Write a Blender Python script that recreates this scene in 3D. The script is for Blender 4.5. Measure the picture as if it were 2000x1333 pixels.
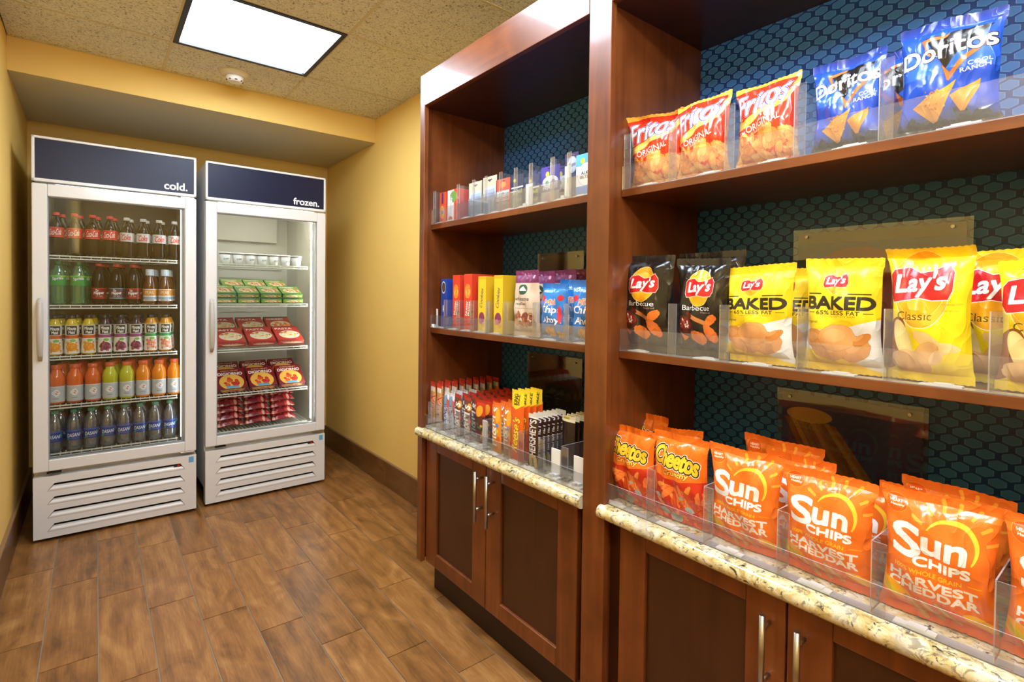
import bpy, math, random
import numpy as np
from mathutils import Vector, Matrix, Euler
for _o in list(bpy.data.objects): bpy.data.objects.remove(_o)
SC = bpy.context.scene
COL = SC.collection
R = math.radians
# ------------------------------------------------------------------ camera, world, lights, exposure
H_CAM = 1.246
cd = bpy.data.cameras.new('camera'); cam = bpy.data.objects.new('camera', cd); COL.objects.link(cam)
_yaw, _pit, _rol = .6771, -.0193, .0125
_f = Vector((math.sin(_yaw)*math.cos(_pit), math.cos(_yaw)*math.cos(_pit), math.sin(_pit)))
_r = Vector((math.cos(_yaw), -math.sin(_yaw), 0)); _u = _r.cross(_f)
_R = _r*math.cos(_rol)+_u*math.sin(_rol); _U = -_r*math.sin(_rol)+_u*math.cos(_rol)
m = Matrix((_R, _U, -_f)).transposed().to_4x4(); m.translation = (0, 0, H_CAM)
cam.matrix_world = m
cd.sensor_width = 36; cd.lens = 1030.81*36/2000
cd.shift_x = -(1013.63-1000)/2000; cd.shift_y = (595.95-666.5)/2000
cd.clip_start = .02
SC.camera = cam
W = bpy.data.worlds.new('world'); SC.world = W; W.use_nodes = True
W.node_tree.nodes['Background'].inputs[0].default_value = (.9, .85, .75, 1)
W.node_tree.nodes['Background'].inputs[1].default_value = .25
TROFFER_POWER = 19.0           # emission of the two ceiling panels
def area(name, loc, rot, size, power, col=(1, .95, .87), sy=None):
    l = bpy.data.lights.new(name, 'AREA'); l.energy = power; l.color = col; l.size = size
    if sy: l.shape = 'RECTANGLE'; l.size_y = sy
    o = bpy.data.objects.new(name, l); o.location = loc; o.rotation_euler = rot; COL.objects.link(o); return o
# a further lamp of the shop hangs under the ceiling behind the photographer
area('shop_light', (-.06, -.35, 2.335), (R(66), 0, R(-58)), .42, 14, (.86, .93, 1), .10)
# unseen fill light, added to brighten the ceiling from below
area('ceiling_fill', (-.02, -.45, 1.62), (R(180), 0, 0), .3, 20, (.86, .93, 1))
SC.view_settings.view_transform = 'Standard'; SC.view_settings.look = 'None'
SC.view_settings.exposure = .52; SC.view_settings.gamma = 1
SC.view_settings.use_curve_mapping = False
try:
    SC.cycles.max_bounces = 8; SC.cycles.transparent_max_bounces = 24
    SC.cycles.glossy_bounces = 4; SC.cycles.transmission_bounces = 6; SC.cycles.diffuse_bounces = 4
    SC.cycles.caustics_reflective = False; SC.cycles.caustics_refractive = False
    SC.cycles.sample_clamp_indirect = 4
except Exception: pass
# ------------------------------------------------------------------ colour and node helpers
def s2l(c): return c/12.92 if c <= .04045 else ((c+.055)/1.055)**2.4
def hx(h):
    return tuple(s2l(int(h[i:i+2], 16)/255) for i in (0, 2, 4))
def hs(h): return tuple(int(h[i:i+2], 16)/255 for i in (0, 2, 4))
_mats = {}
class NT:
    def __init__(s, name):
        s.m = bpy.data.materials.new(name); s.m.use_nodes = True
        s.t = s.m.node_tree; s.t.nodes.clear()
        s.out = s.n('ShaderNodeOutputMaterial')
    def n(s, t, **k):
        x = s.t.nodes.new(t)
        for a, b in k.items(): setattr(x, a, b)
        return x
    def l(s, a, b): s.t.links.new(a, b)
    def math(s, op, a, b=None, c=None):
        x = s.n('ShaderNodeMath', operation=op)
        for i, v in enumerate((a, b, c)):
            if v is None: continue
            if isinstance(v, (int, float)): x.inputs[i].default_value = v
            else: s.l(v, x.inputs[i])
        return x.outputs[0]
    def mix(s, f, a, b):
        x = s.n('ShaderNodeMix', data_type='RGBA')
        for i, v in ((0, f), (6, a), (7, b)):
            if isinstance(v, (int, float)): x.inputs[i].default_value = v
            elif isinstance(v, tuple): x.inputs[i].default_value = (*v[:3], 1)
            else: s.l(v, x.inputs[i])
        return x.outputs[2]
    def noise(s, vec, scale, det=3, rough=.5, dist=0):
        x = s.n('ShaderNodeTexNoise'); x.inputs['Scale'].default_value = scale
        x.inputs['Detail'].default_value = det; x.inputs['Roughness'].default_value = rough
        x.inputs['Distortion'].default_value = dist
        s.l(vec, x.inputs['Vector']); return x.outputs['Fac']
    def coord(s, which='Object'): return s.n('ShaderNodeTexCoord').outputs[which]
    def mapping(s, vec, scale=(1, 1, 1), loc=(0, 0, 0), rot=(0, 0, 0)):
        x = s.n('ShaderNodeMapping'); x.inputs['Scale'].default_value = scale
        x.inputs['Location'].default_value = loc; x.inputs['Rotation'].default_value = rot
        s.l(vec, x.inputs['Vector']); return x.outputs[0]
    def ramp(s, f, stops):
        x = s.n('ShaderNodeValToRGB'); e = x.color_ramp.elements
        while len(e) < len(stops): e.new(.5)
        for q, (p, c) in zip(e, stops): q.position = p; q.color = (*c[:3], 1)
        s.l(f, x.inputs[0]); return x.outputs[0]
    def bsdf(s, col=None, rough=.5, metal=0, spec=.5, coat=0, bump=None, bs=.3, bd=.002, **k):
        b = s.n('ShaderNodeBsdfPrincipled')
        if isinstance(col, tuple): b.inputs['Base Color'].default_value = (*col[:3], 1)
        elif col is not None: s.l(col, b.inputs['Base Color'])
        if isinstance(rough, (int, float)): b.inputs['Roughness'].default_value = rough
        else: s.l(rough, b.inputs['Roughness'])
        b.inputs['Metallic'].default_value = metal
        b.inputs['Specular IOR Level'].default_value = spec
        b.inputs['Coat Weight'].default_value = coat; b.inputs['Coat Roughness'].default_value = .08
        for a, v in k.items(): b.inputs[a.replace('_', ' ')].default_value = v
        if bump is not None:
            bn = s.n('ShaderNodeBump'); bn.inputs['Strength'].default_value = bs; bn.inputs['Distance'].default_value = bd
            s.l(bump, bn.inputs['Height']); s.l(bn.outputs[0], b.inputs['Normal'])
        s.l(b.outputs[0], s.out.inputs[0]); return b
def plain(name, col, rough=.5, metal=0, spec=.5, coat=0, **k):
    if name in _mats: return _mats[name]
    t = NT(name); t.bsdf(hx(col) if isinstance(col, str) else col, rough, metal, spec, coat, **k)
    _mats[name] = t.m; return t.m
def clearmat(name, tint=(1, 1, 1), refl=.06, haze=.0, hazecol=(.9, .9, .9), rough=.03, gain=.8):
    """thin clear plastic or glass: mostly see-through, fresnel reflection, a little haze"""
    if name in _mats: return _mats[name]
    t = NT(name)
    tr = t.n('ShaderNodeBsdfTransparent'); tr.inputs[0].default_value = (*tint, 1)
    gl = t.n('ShaderNodeBsdfGlossy'); gl.inputs['Roughness'].default_value = rough
    df = t.n('ShaderNodeBsdfDiffuse'); df.inputs[0].default_value = (*hazecol, 1)
    lw = t.n('ShaderNodeFresnel'); lw.inputs[0].default_value = 1.45
    f = t.math('ADD', t.math('MULTIPLY', lw.outputs[0], gain), refl*.3)
    m1 = t.n('ShaderNodeMixShader'); m1.inputs[0].default_value = haze
    t.l(tr.outputs[0], m1.inputs[1]); t.l(df.outputs[0], m1.inputs[2])
    m2 = t.n('ShaderNodeMixShader'); t.l(f, m2.inputs[0]); t.l(m1.outputs[0], m2.inputs[1]); t.l(gl.outputs[0], m2.inputs[2])
    t.l(m2.outputs[0], t.out.inputs[0]); _mats[name] = t.m; return t.m
def emis(name, col, st):
    t = NT(name); e = t.n('ShaderNodeEmission'); e.inputs[0].default_value = (*col, 1); e.inputs[1].default_value = st
    t.l(e.outputs[0], t.out.inputs[0]); return t.m
# ------------------------------------------------------------------ mesh builder
class MB:
    def __init__(s): s.v = []; s.f = []; s.mi = []; s.uv = []; s.sm = []
    def add(s, vs, fs, mi=0, uvs=None, smooth=False):
        b = len(s.v); s.v += [tuple(p) for p in vs]
        for k, f in enumerate(fs):
            s.f.append(tuple(b+i for i in f)); s.mi.append(mi if isinstance(mi, int) else mi[k])
            s.uv.append(uvs[k] if uvs else None); s.sm.append(smooth)
        return s
    def box(s, x0, y0, z0, x1, y1, z1, mi=0, mis=None):
        # face order: bottom, top, front(-y), right(+x), back(+y), left(-x)
        v = [(x0, y0, z0), (x1, y0, z0), (x1, y1, z0), (x0, y1, z0), (x0, y0, z1), (x1, y0, z1), (x1, y1, z1), (x0, y1, z1)]
        f = [(3, 2, 1, 0), (4, 5, 6, 7), (0, 1, 5, 4), (1, 2, 6, 5), (2, 3, 7, 6), (3, 0, 4, 7)]
        q = [(0, 0), (1, 0), (1, 1), (0, 1)]
        return s.add(v, f, mis if mis else mi, [q]*6)
    def cyl(s, p0, p1, r0, r1=None, n=12, mi=0, cap=True):
        r1 = r0 if r1 is None else r1
        p0, p1 = Vector(p0), Vector(p1); d = (p1-p0).normalized()
        a = d.orthogonal().normalized(); b = d.cross(a)
        vs = []
        for p, r in ((p0, r0), (p1, r1)):
            for i in range(n):
                t = 2*math.pi*i/n; vs.append(p+a*math.cos(t)*r+b*math.sin(t)*r)
        s.add(vs, [(i, (i+1) % n, n+(i+1) % n, n+i) for i in range(n)], mi, None, True)
        if cap:
            k = len(s.v)-2*n
            s.f.append(tuple(range(k+n-1, k-1, -1))); s.f.append(tuple(range(k+n, k+2*n)))
            s.mi += [mi, mi]; s.uv += [None, None]; s.sm += [False, False]
        return s
    def lathe(s, prof, n=24, c=(0, 0, 0), mi=0, smooth=True, vz=None, cap=True):
        """prof: (r, z) bottom to top; u runs round with .5 at the front (-y)"""
        cx, cy, cz = c; vs = []
        for r, z in prof:
            for i in range(n):
                t = 2*math.pi*i/n+math.pi/2
                vs.append((cx+r*math.cos(t), cy+r*math.sin(t), cz+z))
        z0, z1 = (prof[0][1], prof[-1][1]) if vz is None else vz
        fs, uv = [], []
        for j in range(len(prof)-1):
            for i in range(n):
                i2 = (i+1) % n
                fs.append((j*n+i, j*n+i2, (j+1)*n+i2, (j+1)*n+i))
                va = (prof[j][1]-z0)/max(z1-z0, 1e-6); vb = (prof[j+1][1]-z0)/max(z1-z0, 1e-6)
                uv.append([(i/n, va), ((i+1)/n, va), ((i+1)/n, vb), (i/n, vb)])
        b = len(s.v); s.add(vs, fs, mi, uv, smooth)
        if cap:
            s.f.append(tuple(range(b+n-1, b-1, -1))); k = b+(len(prof)-1)*n
            s.f.append(tuple(range(k, k+n))); s.mi += [mi, mi]; s.uv += [None, None]; s.sm += [False, False]
        return s
    def prism(s, pts, axis, a, b, mi=0):
        """pts: 2-D polygon in the two other axes (in order), extruded from a to b along axis"""
        n = len(pts)
        def mk(p, t):
            q = list(p); q.insert(axis, t); return tuple(q)
        vs = [mk(p, a) for p in pts]+[mk(p, b) for p in pts]
        fs = [(i, (i+1) % n, n+(i+1) % n, n+i) for i in range(n)]+[tuple(range(n-1, -1, -1)), tuple(range(n, 2*n))]
        return s.add(vs, fs, mi)
    def mesh(s, name, mats):
        me = bpy.data.meshes.new(name); me.from_pydata(s.v, [], s.f)
        for m_ in (mats if isinstance(mats, (list, tuple)) else [mats]): me.materials.append(m_)
        me.polygons.foreach_set('material_index', s.mi); me.polygons.foreach_set('use_smooth', s.sm)
        if any(u is not None for u in s.uv):
            l = me.uv_layers.new(name='uv'); d = []
            for f, u in zip(s.f, s.uv):
                d += [c for p in (u if u is not None else [(0, 0)]*len(f)) for c in p]
            l.data.foreach_set('uv', d)
        me.update(); return me
    def obj(s, name, mats, parent=None, loc=(0, 0, 0), rot=(0, 0, 0), bevel=0, seg=2):
        o = bpy.data.objects.new(name, s.mesh(name, mats)); COL.objects.link(o)
        o.location = loc; o.rotation_euler = rot
        if parent: o.parent = parent
        if bevel:
            b = o.modifiers.new('bevel', 'BEVEL'); b.width = bevel; b.segments = seg; b.limit_method = 'ANGLE'; b.angle_limit = R(40)
        return o
def thing(name, label, cat, loc=(0, 0, 0), rot=(0, 0, 0), group=None):
    o = bpy.data.objects.new(name, None); COL.objects.link(o); o.location = loc; o.rotation_euler = rot
    o.empty_display_size = .05
    return tag(o, label, cat, group)
def tag(o, label, cat, group=None):
    o['label'] = label; o['category'] = cat
    if group: o['group'] = group
    return o
def structure(o): o['kind'] = 'structure'; return o
def copy_tree(o, parent=None):
    c = o.copy(); COL.objects.link(c)
    if parent: c.parent = parent
    for ch in o.children: copy_tree(ch, c)
    return c
ORD = ['first', 'second', 'third', 'fourth', 'fifth', 'sixth', 'seventh', 'eighth', 'ninth', 'tenth']
# ------------------------------------------------------------------ printed artwork: polygons and lettering drawn into small images
_fc = {}
def glyphs(txt):
    if txt in _fc: return _fc[txt]
    c = bpy.data.curves.new('t', 'FONT'); c.body = txt; c.fill_mode = 'NONE'; c.resolution_u = 4
    o = bpy.data.objects.new('t', c); COL.objects.link(o)
    dg = bpy.context.evaluated_depsgraph_get(); me = o.evaluated_get(dg).to_mesh()
    v = np.empty(len(me.vertices)*3, 'f'); me.vertices.foreach_get('co', v); v = v.reshape(-1, 3)[:, :2]
    e = np.empty(len(me.edges)*2, 'i'); me.edges.foreach_get('vertices', e); e = e.reshape(-1, 2)
    r = v[e].astype('f8'); o.evaluated_get(dg).to_mesh_clear()
    bpy.data.objects.remove(o); bpy.data.curves.remove(c)
    mn = r.reshape(-1, 2).min(0); mx = r.reshape(-1, 2).max(0)
    r = (r-mn)/(mx-mn); r[..., 1] = 1-r[..., 1]       # unit box, y down
    _fc[txt] = r; return r
def dil(mk, r):
    for i in range(int(r)):
        n = mk.copy()
        n[1:] |= mk[:-1]; n[:-1] |= mk[1:]; n[:, 1:] |= mk[:, :-1]; n[:, :-1] |= mk[:, 1:]
        if i % 2:
            n[1:, 1:] |= mk[:-1, :-1]; n[:-1, :-1] |= mk[1:, 1:]; n[1:, :-1] |= mk[:-1, 1:]; n[:-1, 1:] |= mk[1:, :-1]
        mk = n
    return mk
class Art:
    def __init__(s, w, h, col):
        s.w, s.h = w*2, h*2; s.a = np.empty((s.h, s.w, 3)); s.a[:] = hs(col)
    def _fill(s, e, col, al=1., out=(), bold=0, clip=None):
        pad = 4+int(bold)+sum(int(r) for _, r in out)
        x0 = int(max(0, math.floor(e[..., 0].min())-pad)); x1 = int(min(s.w, math.ceil(e[..., 0].max())+pad))
        y0 = int(max(0, math.floor(e[..., 1].min())-pad)); y1 = int(min(s.h, math.ceil(e[..., 1].max())+pad))
        if x1 <= x0 or y1 <= y0: return
        g = np.zeros((y1-y0, x1-x0+1), np.int16)
        for (ax, ay), (bx, by) in e:
            if ay == by: continue
            if ay > by: ax, ay, bx, by = bx, by, ax, ay
            ra = max(y0, math.ceil(ay-.5)); rb = min(y1-1, math.ceil(by-.5)-1)
            if rb < ra: continue
            ys = np.arange(ra, rb+1); xs = ax+(ys+.5-ay)*(bx-ax)/(by-ay)
            xi = np.clip(np.ceil(xs-.5).astype(int)-x0, 0, x1-x0)
            np.add.at(g, (ys-y0, xi), 1)
        mk = (np.cumsum(g, 1)[:, :-1] % 2).astype(bool)
        if bold: mk = dil(mk, bold)
        if out:
            L = [(mk, col)]; c = mk
            for oc, r in out: c = dil(c, r); L.append((c, oc))
            for k, oc in reversed(L): s._put(k, x0, y0, oc, al)
        else: s._put(mk, x0, y0, col, al)
    def _put(s, mk, x0, y0, col, al):
        v = s.a[y0:y0+mk.shape[0], x0:x0+mk.shape[1]]; c = np.array(hs(col)) if isinstance(col, str) else np.array(col)
        v[mk] = v[mk]*(1-al)+c*al
    def poly(s, pts, col, al=1., out=(), px=False):
        p = np.array(pts, 'f8')
        if not px: p = p*(s.w, s.h)
        s._fill(np.stack([p, np.roll(p, -1, 0)], 1), col, al, out); return s
    def ell(s, cx, cy, rx, ry, col, rot=0, al=1., out=(), jag=0, seed=0):
        """radii as fractions of the width"""
        rr = random.Random(seed); n = 40; P = []
        for i in range(n):
            t = 2*math.pi*i/n; q = 1+(jag*(rr.random()-.5) if jag else 0)
            x, y = rx*math.cos(t)*q*s.w, ry*math.sin(t)*q*s.w
            a = R(rot); P.append((cx*s.w+x*math.cos(a)-y*math.sin(a), cy*s.h+x*math.sin(a)+y*math.cos(a)))
        return s.poly(P, col, al, out, True)
    def rect(s, x0, y0, x1, y1, col, al=1.): return s.poly([(x0, y0), (x1, y0), (x1, y1), (x0, y1)], col, al)
    def text(s, t, cx, cy, w, h, col, rot=0, shear=0, bold=0, out=(), arc=0, al=1.):
        e = glyphs(t).copy(); e[..., 0] -= .5; e[..., 1] -= .5
        if arc: e[..., 1] += arc*4*(e[..., 0]**2)
        x = e[..., 0]*w*s.w - e[..., 1]*shear*h*s.h; y = e[..., 1]*h*s.h
        a = R(rot); X = cx*s.w+x*math.cos(a)-y*math.sin(a); Y = cy*s.h+x*math.sin(a)+y*math.cos(a)
        s._fill(np.stack([X, Y], -1), col, al, out, bold); return s
    def grad(s, y0, y1, c0, c1, al=1.):
        a, b = int(y0*s.h), int(y1*s.h); t = np.linspace(0, 1, max(b-a, 1))[:, None, None]
        g = np.array(hs(c0))*(1-t)+np.array(hs(c1))*t; s.a[a:b] = s.a[a:b]*(1-al)+g*al; return s
    def bits(s, n, box, cols, r, seed, asp=.55, edge=None, jag=.25):
        rr = random.Random(seed); x0, y0, x1, y1 = box
        for i in range(n):
            x = x0+(x1-x0)*rr.random(); y = y0+(y1-y0)*rr.random(); q = r*(.7+.6*rr.random()); c = rr.choice(cols)
            s.ell(x, y, q, q*asp, c, rr.random()*180, out=((edge, 2),) if edge else (), jag=jag, seed=seed*91+i)
            s.ell(x-.1*q, y-.1*q, q*.5, q*asp*.35, [min(1, k*1.13+.03) for k in hs(c)], rr.random()*180, al=.6)
        return s
    def image(s, name):
        a = s.a.reshape(s.h//2, 2, s.w//2, 2, 3).mean((1, 3)); h, w = a.shape[:2]
        o = np.ones((h, w, 4), 'f'); o[..., :3] = a[::-1]
        im = bpy.data.images.new(name, w, h); im.pixels.foreach_set(o.ravel()); im.update(); im.pack(); return im
    def mat(s, name, rough=.35, bump=0, coat=0, spec=.5):
        t = NT(name); tx = t.n('ShaderNodeTexImage'); tx.image = s.image(name); tx.extension = 'EXTEND'
        uv = t.n('ShaderNodeUVMap'); t.l(uv.outputs[0], tx.inputs[0])
        b = None
        if bump:
            oc = t.coord(); v = t.mapping(oc, (1, 1, .55)); n1 = t.noise(v, 17, 1, .4, .9); n2 = t.noise(t.mapping(oc, (1, 1, .8), (7, 3, 2)), 27, 1, .4, .5)
            rd = t.math('SUBTRACT', 1., t.math('POWER', t.math('ABSOLUTE', t.math('MULTIPLY', t.math('SUBTRACT', n1, .5), 3.)), .6))
            rd2 = t.math('SUBTRACT', 1., t.math('POWER', t.math('ABSOLUTE', t.math('MULTIPLY', t.math('SUBTRACT', n2, .5), 3.)), .7))
            b = t.math('ADD', t.math('MULTIPLY', rd, .55), t.math('MULTIPLY', rd2, .3))
        t.bsdf(tx.outputs[0], rough, 0, spec, coat, bump=b, bs=bump, bd=.008); return t.m
# ------------------------------------------------------------------ surface materials
def m_wall(name, col):
    t = NT(name); c = t.coord(); n = t.noise(c, 260, 3, .6); n2 = t.noise(c, 5, 2)
    a = hx(col); b = tuple(x*.93 for x in a)
    t.bsdf(t.mix(n2, b, a), .62, spec=.3, bump=n, bs=.25, bd=.0015); return t.m
M_WALL = m_wall('yellow_wall', 'EAC56E')
M_SOFFIT = m_wall('soffit_paint', 'C8BEA4')
def m_tile():
    t = NT('fissured_tile'); c = t.mapping(t.coord(), (1, 1, 1))
    oi = t.n('ShaderNodeObjectInfo'); v = t.n('ShaderNodeVectorMath', operation='ADD'); t.l(c, v.inputs[0]); t.l(oi.outputs['Location'], v.inputs[1])
    n = t.noise(v.outputs[0], 120, 4, .65); n2 = t.noise(v.outputs[0], 55, 3, .6, 1.5)
    h = t.math('ADD', t.math('MULTIPLY', n, .7), t.math('MULTIPLY', n2, .5))
    k = t.ramp(h, [(.46, hx('857E70')), (.53, hx('D6D0C2')), (.66, hx('EBE6DA'))])
    t.bsdf(k, .9, spec=.1, bump=h, bs=.9, bd=.012); return t.m
M_TILE = m_tile()
M_GRID = plain('ceiling_grid', 'C9BB96', .6)
def m_plank(name, dark=1.):
    t = NT(name); oi = t.n('ShaderNodeObjectInfo'); c = t.coord()
    off = t.n('ShaderNodeCombineXYZ'); r = t.math('MULTIPLY', oi.outputs['Random'], 37.)
    for i in range(3): t.l(r, off.inputs[i])
    v = t.n('ShaderNodeVectorMath', operation='ADD'); t.l(c, v.inputs[0]); t.l(off.outputs[0], v.inputs[1])
    mp = t.mapping(v.outputs[0], (7, 2.6, 7)); n = t.noise(mp, 1.2, 5, .62, 1.6)
    mp2 = t.mapping(v.outputs[0], (60, 3, 60)); n2 = t.noise(mp2, 2.5, 4, .7, .6)
    w = t.n('ShaderNodeTexWave'); w.inputs['Scale'].default_value = 1.1; w.inputs['Distortion'].default_value = 9; w.inputs['Detail'].default_value = 2.5
    t.l(t.mapping(v.outputs[0], (5, 1.1, 5)), w.inputs['Vector'])
    f = t.math('ADD', t.math('MULTIPLY', n, .55), t.math('ADD', t.math('MULTIPLY', n2, .35), t.math('MULTIPLY', w.outputs['Fac'], .06)))
    f = t.math('ADD', f, t.math('MULTIPLY', t.math('SUBTRACT', oi.outputs['Random'], .5), .10))
    k = t.ramp(f, [(.33, tuple(q*dark for q in hx('62401F'))), (.5, tuple(q*dark for q in hx('8E5F30'))), (.66, tuple(q*dark for q in hx('AC7E48')))])
    rg = t.math('ADD', .30, t.math('MULTIPLY', n, .12))
    t.bsdf(k, rg, spec=.5, bump=n2, bs=.12, bd=.001); return t.m
M_PLANK = m_plank('wood_look_tile'); M_BASE = m_plank('wood_look_tile_dark', .55)
M_GROUT = plain('grout', '8A7C68', .85)
def m_cherry(name, axis, c0, c1, c2):
    t = NT(name); c = t.coord(); sc = [26, 26, 26]; sc[axis] = 1.6
    n = t.noise(t.mapping(c, tuple(sc)), 1., 4, .6, .8); n2 = t.noise(c, 5, 3, .6, .5)
    f = t.math('ADD', t.math('MULTIPLY', n, .5), t.math('MULTIPLY', n2, .5))
    t.bsdf(t.ramp(f, [(.3, hx(c0)), (.5, hx(c1)), (.7, hx(c2))]), .36, spec=.5, coat=.25, bump=n, bs=.04, bd=.001); return t.m
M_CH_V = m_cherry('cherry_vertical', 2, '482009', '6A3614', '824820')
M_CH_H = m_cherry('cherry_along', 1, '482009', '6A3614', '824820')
M_CH_D = m_cherry('cherry_shaded', 2, '2A1206', '3A1B0A', '46220E')  # darker copy of the same cherry, shade of inner parts put into the colour
def m_granite():
    t = NT('granite'); c = t.coord(); v = t.mapping(c, (1, .8, 1))
    n = t.noise(v, 26, 5, .70, 1.4); n2 = t.noise(v, 52, 5, .72, 1.0); n3 = t.noise(v, 13, 3, .5)
    base = t.ramp(n, [(.33, hx('A98F52')), (.44, hx('C9B57C')), (.55, hx('D8CCA6')), (.7, hx('E2DCC8'))])
    g = t.ramp(n2, [(.37, (0, 0, 0)), (.44, (1, 1, 1))])
    s1 = t.mix(g, hx('2E2C26'), base)
    f = t.ramp(t.noise(t.mapping(v, (1, 1, 1), (3, 1, 5)), 30, 4, .7, 2.), [(.38, (1, 1, 1)), (.45, (0, 0, 0))])
    s2 = t.mix(t.math('MULTIPLY', f, .75), s1, hx('6E6656'))
    f2 = t.ramp(n3, [(.56, (0, 0, 0)), (.66, (1, 1, 1))])
    t.bsdf(t.mix(t.math('MULTIPLY', f2, .55), s2, hx('B5B4AE')), .14, spec=.55, coat=.4); return t.m
M_GRAN = m_granite()
def m_hex():
    """blue paper printed with lighter elongated hexagons (flat print)"""
    t = NT('hexagon_wallpaper'); g = t.n('ShaderNodeNewGeometry'); s = t.n('ShaderNodeSeparateXYZ'); t.l(g.outputs['Position'], s.inputs[0])
    PXX, RZ, WD, HH = .0415, .0191, .0150, .0109
    def cell(dy, dz):
        a = t.math('SUBTRACT', t.math('FLOORED_MODULO', t.math('ADD', s.outputs['Y'], -.8509+dy+PXX/2), PXX), PXX/2)
        b = t.math('SUBTRACT', t.math('FLOORED_MODULO', t.math('ADD', s.outputs['Z'], -2.0036+dz+RZ), 2*RZ), RZ)
        a = t.math('ABSOLUTE', a); b = t.math('ABSOLUTE', b)
        return t.math('MAXIMUM', t.math('DIVIDE', a, WD), t.math('ADD', t.math('DIVIDE', b, HH), t.math('DIVIDE', a, 2*WD)))
    d = t.math('MINIMUM', cell(0, 0), cell(PXX/2, RZ))
    k = t.ramp(d, [(.0, hx('3C70B4')), (.90, hx('3C70B4')), (.93, hx('5C90C6')), (1.0, hx('5C90C6')), (1.02, hx('163A7C')), (1.6, hx('163A7C'))])
    t.bsdf(k, .38, spec=.4); return t.m
M_HEX = m_hex()
M_WHITE = plain('white_enamel', 'D9D8D6', .35, coat=.2)
M_WHITE2 = plain('white_plastic', 'E6E4DE', .45)
M_LINER = plain('cooler_liner', 'D6D4C8', .4)
M_LINER_D = plain('cooler_liner_grey', '5A5D58', .45)
M_NAVY = plain('sign_navy', '161A33', .32, spec=.3)
M_BLACK = plain('black', '0A0A0A', .6)
M_CHROME = plain('brushed_nickel', 'B9B4AA', .3, 1.)
M_WIRE = plain('coated_wire', 'E2E2D6', .4)
M_GLASS = clearmat('door_glass', (.96, .98, .97), .06, .0, gain=.6)
M_ACR = clearmat('clear_acrylic', (.985, .99, .995), .10, .032, (.9, .93, .97), gain=.36)
M_ACRE = clearmat('acrylic_edge', (.92, .95, .98), .5, .35, (.95, .97, 1), .1)
# ------------------------------------------------------------------ room
XW, YB, ZC, YS, ZS, XL, YF = 1.474, 4.335, 2.41, 3.395, 2.254, -.3137, -1.45
def slab(name, bx, mat, parent=None, bevel=0):
    o = MB().box(*bx).obj(name, mat, parent, bevel=bevel); return structure(o) if not parent else o
fl = slab('floor', (XL-.1, YF-.1, -.1, 1.62, YB+.1, -.003), M_GROUT)
k = -3
for k in range(-3, 13):
    xa, xb = .0075+.1535*(k)-.0, .0075+.1535*(k+1)
    if xb < XL or xa > 1.5: continue
    xa, xb = max(xa, XL), min(xb, 1.52)
    off = (2.07-.207*k) % .621
    y = off-.621*4
    while y < YB:
        a, b = max(y, YF), min(y+.621, YB); y += .621
        if b-a < .03 or (xa > 1.15 and b < 1.9): continue
        w2, l2 = (xb-xa)/2-.0020, (b-a)/2-.0020
        if w2 < .004: continue
        o = MB().box(-w2, -l2, -.008, w2, l2, 0).obj('plank', M_PLANK, fl, ((xa+xb)/2, (a+b)/2, 0))
slab('wall_left', (XL-.1, YF-.1, 0, XL, YB+.1, 2.5), M_WALL)
slab('wall_back', (XL, YB, 0, 1.62, YB+.1, 2.5), M_WALL)
slab('wall_front', (XL, YF-.1, 0, 1.62, YF, 2.5), M_WALL)
wr = MB().box(XW, 1.9975, 0, 1.62, YB, 2.5).box(1.525, YF, 0, 1.62, 1.9975, 2.5).obj('wall_right', M_WALL); structure(wr)
so = MB(); so.add([(XL, YS, ZS), (XW, YS, ZS), (XW, YB, ZS), (XL, YB, ZS)], [(0, 3, 2, 1)], 1)
so.add([(XL, YS, ZS), (XW, YS, ZS), (XW, YS, 2.45), (XL, YS, 2.45)], [(0, 1, 2, 3)], 0)
structure(so.obj('trim_1', [M_WALL, M_SOFFIT]))
# tiled baseboards
def baseboard(name, x0, x1, ya, yb, first, side):
    b = structure(MB().box(x0, ya, 0, x1, yb, .157).obj(name, M_GROUT))
    y = first-.61*8
    sx = -.004 if side > 0 else .004
    while y < yb:
        a, c = max(y, ya), min(y+.61, yb); y += .61
        if c-a < .02: continue
        lo, hi = (x0-.006, x0+.002) if side > 0 else (x1-.002, x1+.006)
        MB().box(lo, -(c-a)/2+.001, 0, hi, (c-a)/2-.001, .155).obj('baseboard_tile', M_BASE, b, (0, (a+c)/2, 0), bevel=.0015)
    MB().box(min(x0, x1)-(.005 if side > 0 else 0), ya, .155, max(x0, x1)+(0 if side > 0 else .005), yb, .160).obj('top_edge', plain('edge_trim', '8A6844', .5), b)
baseboard('baseboard_right', XW-.010, XW, 2.0, YB, 3.169, 1)
baseboard('baseboard_left', XL, XL+.010, YF, YB, 2.9, -1)
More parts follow.
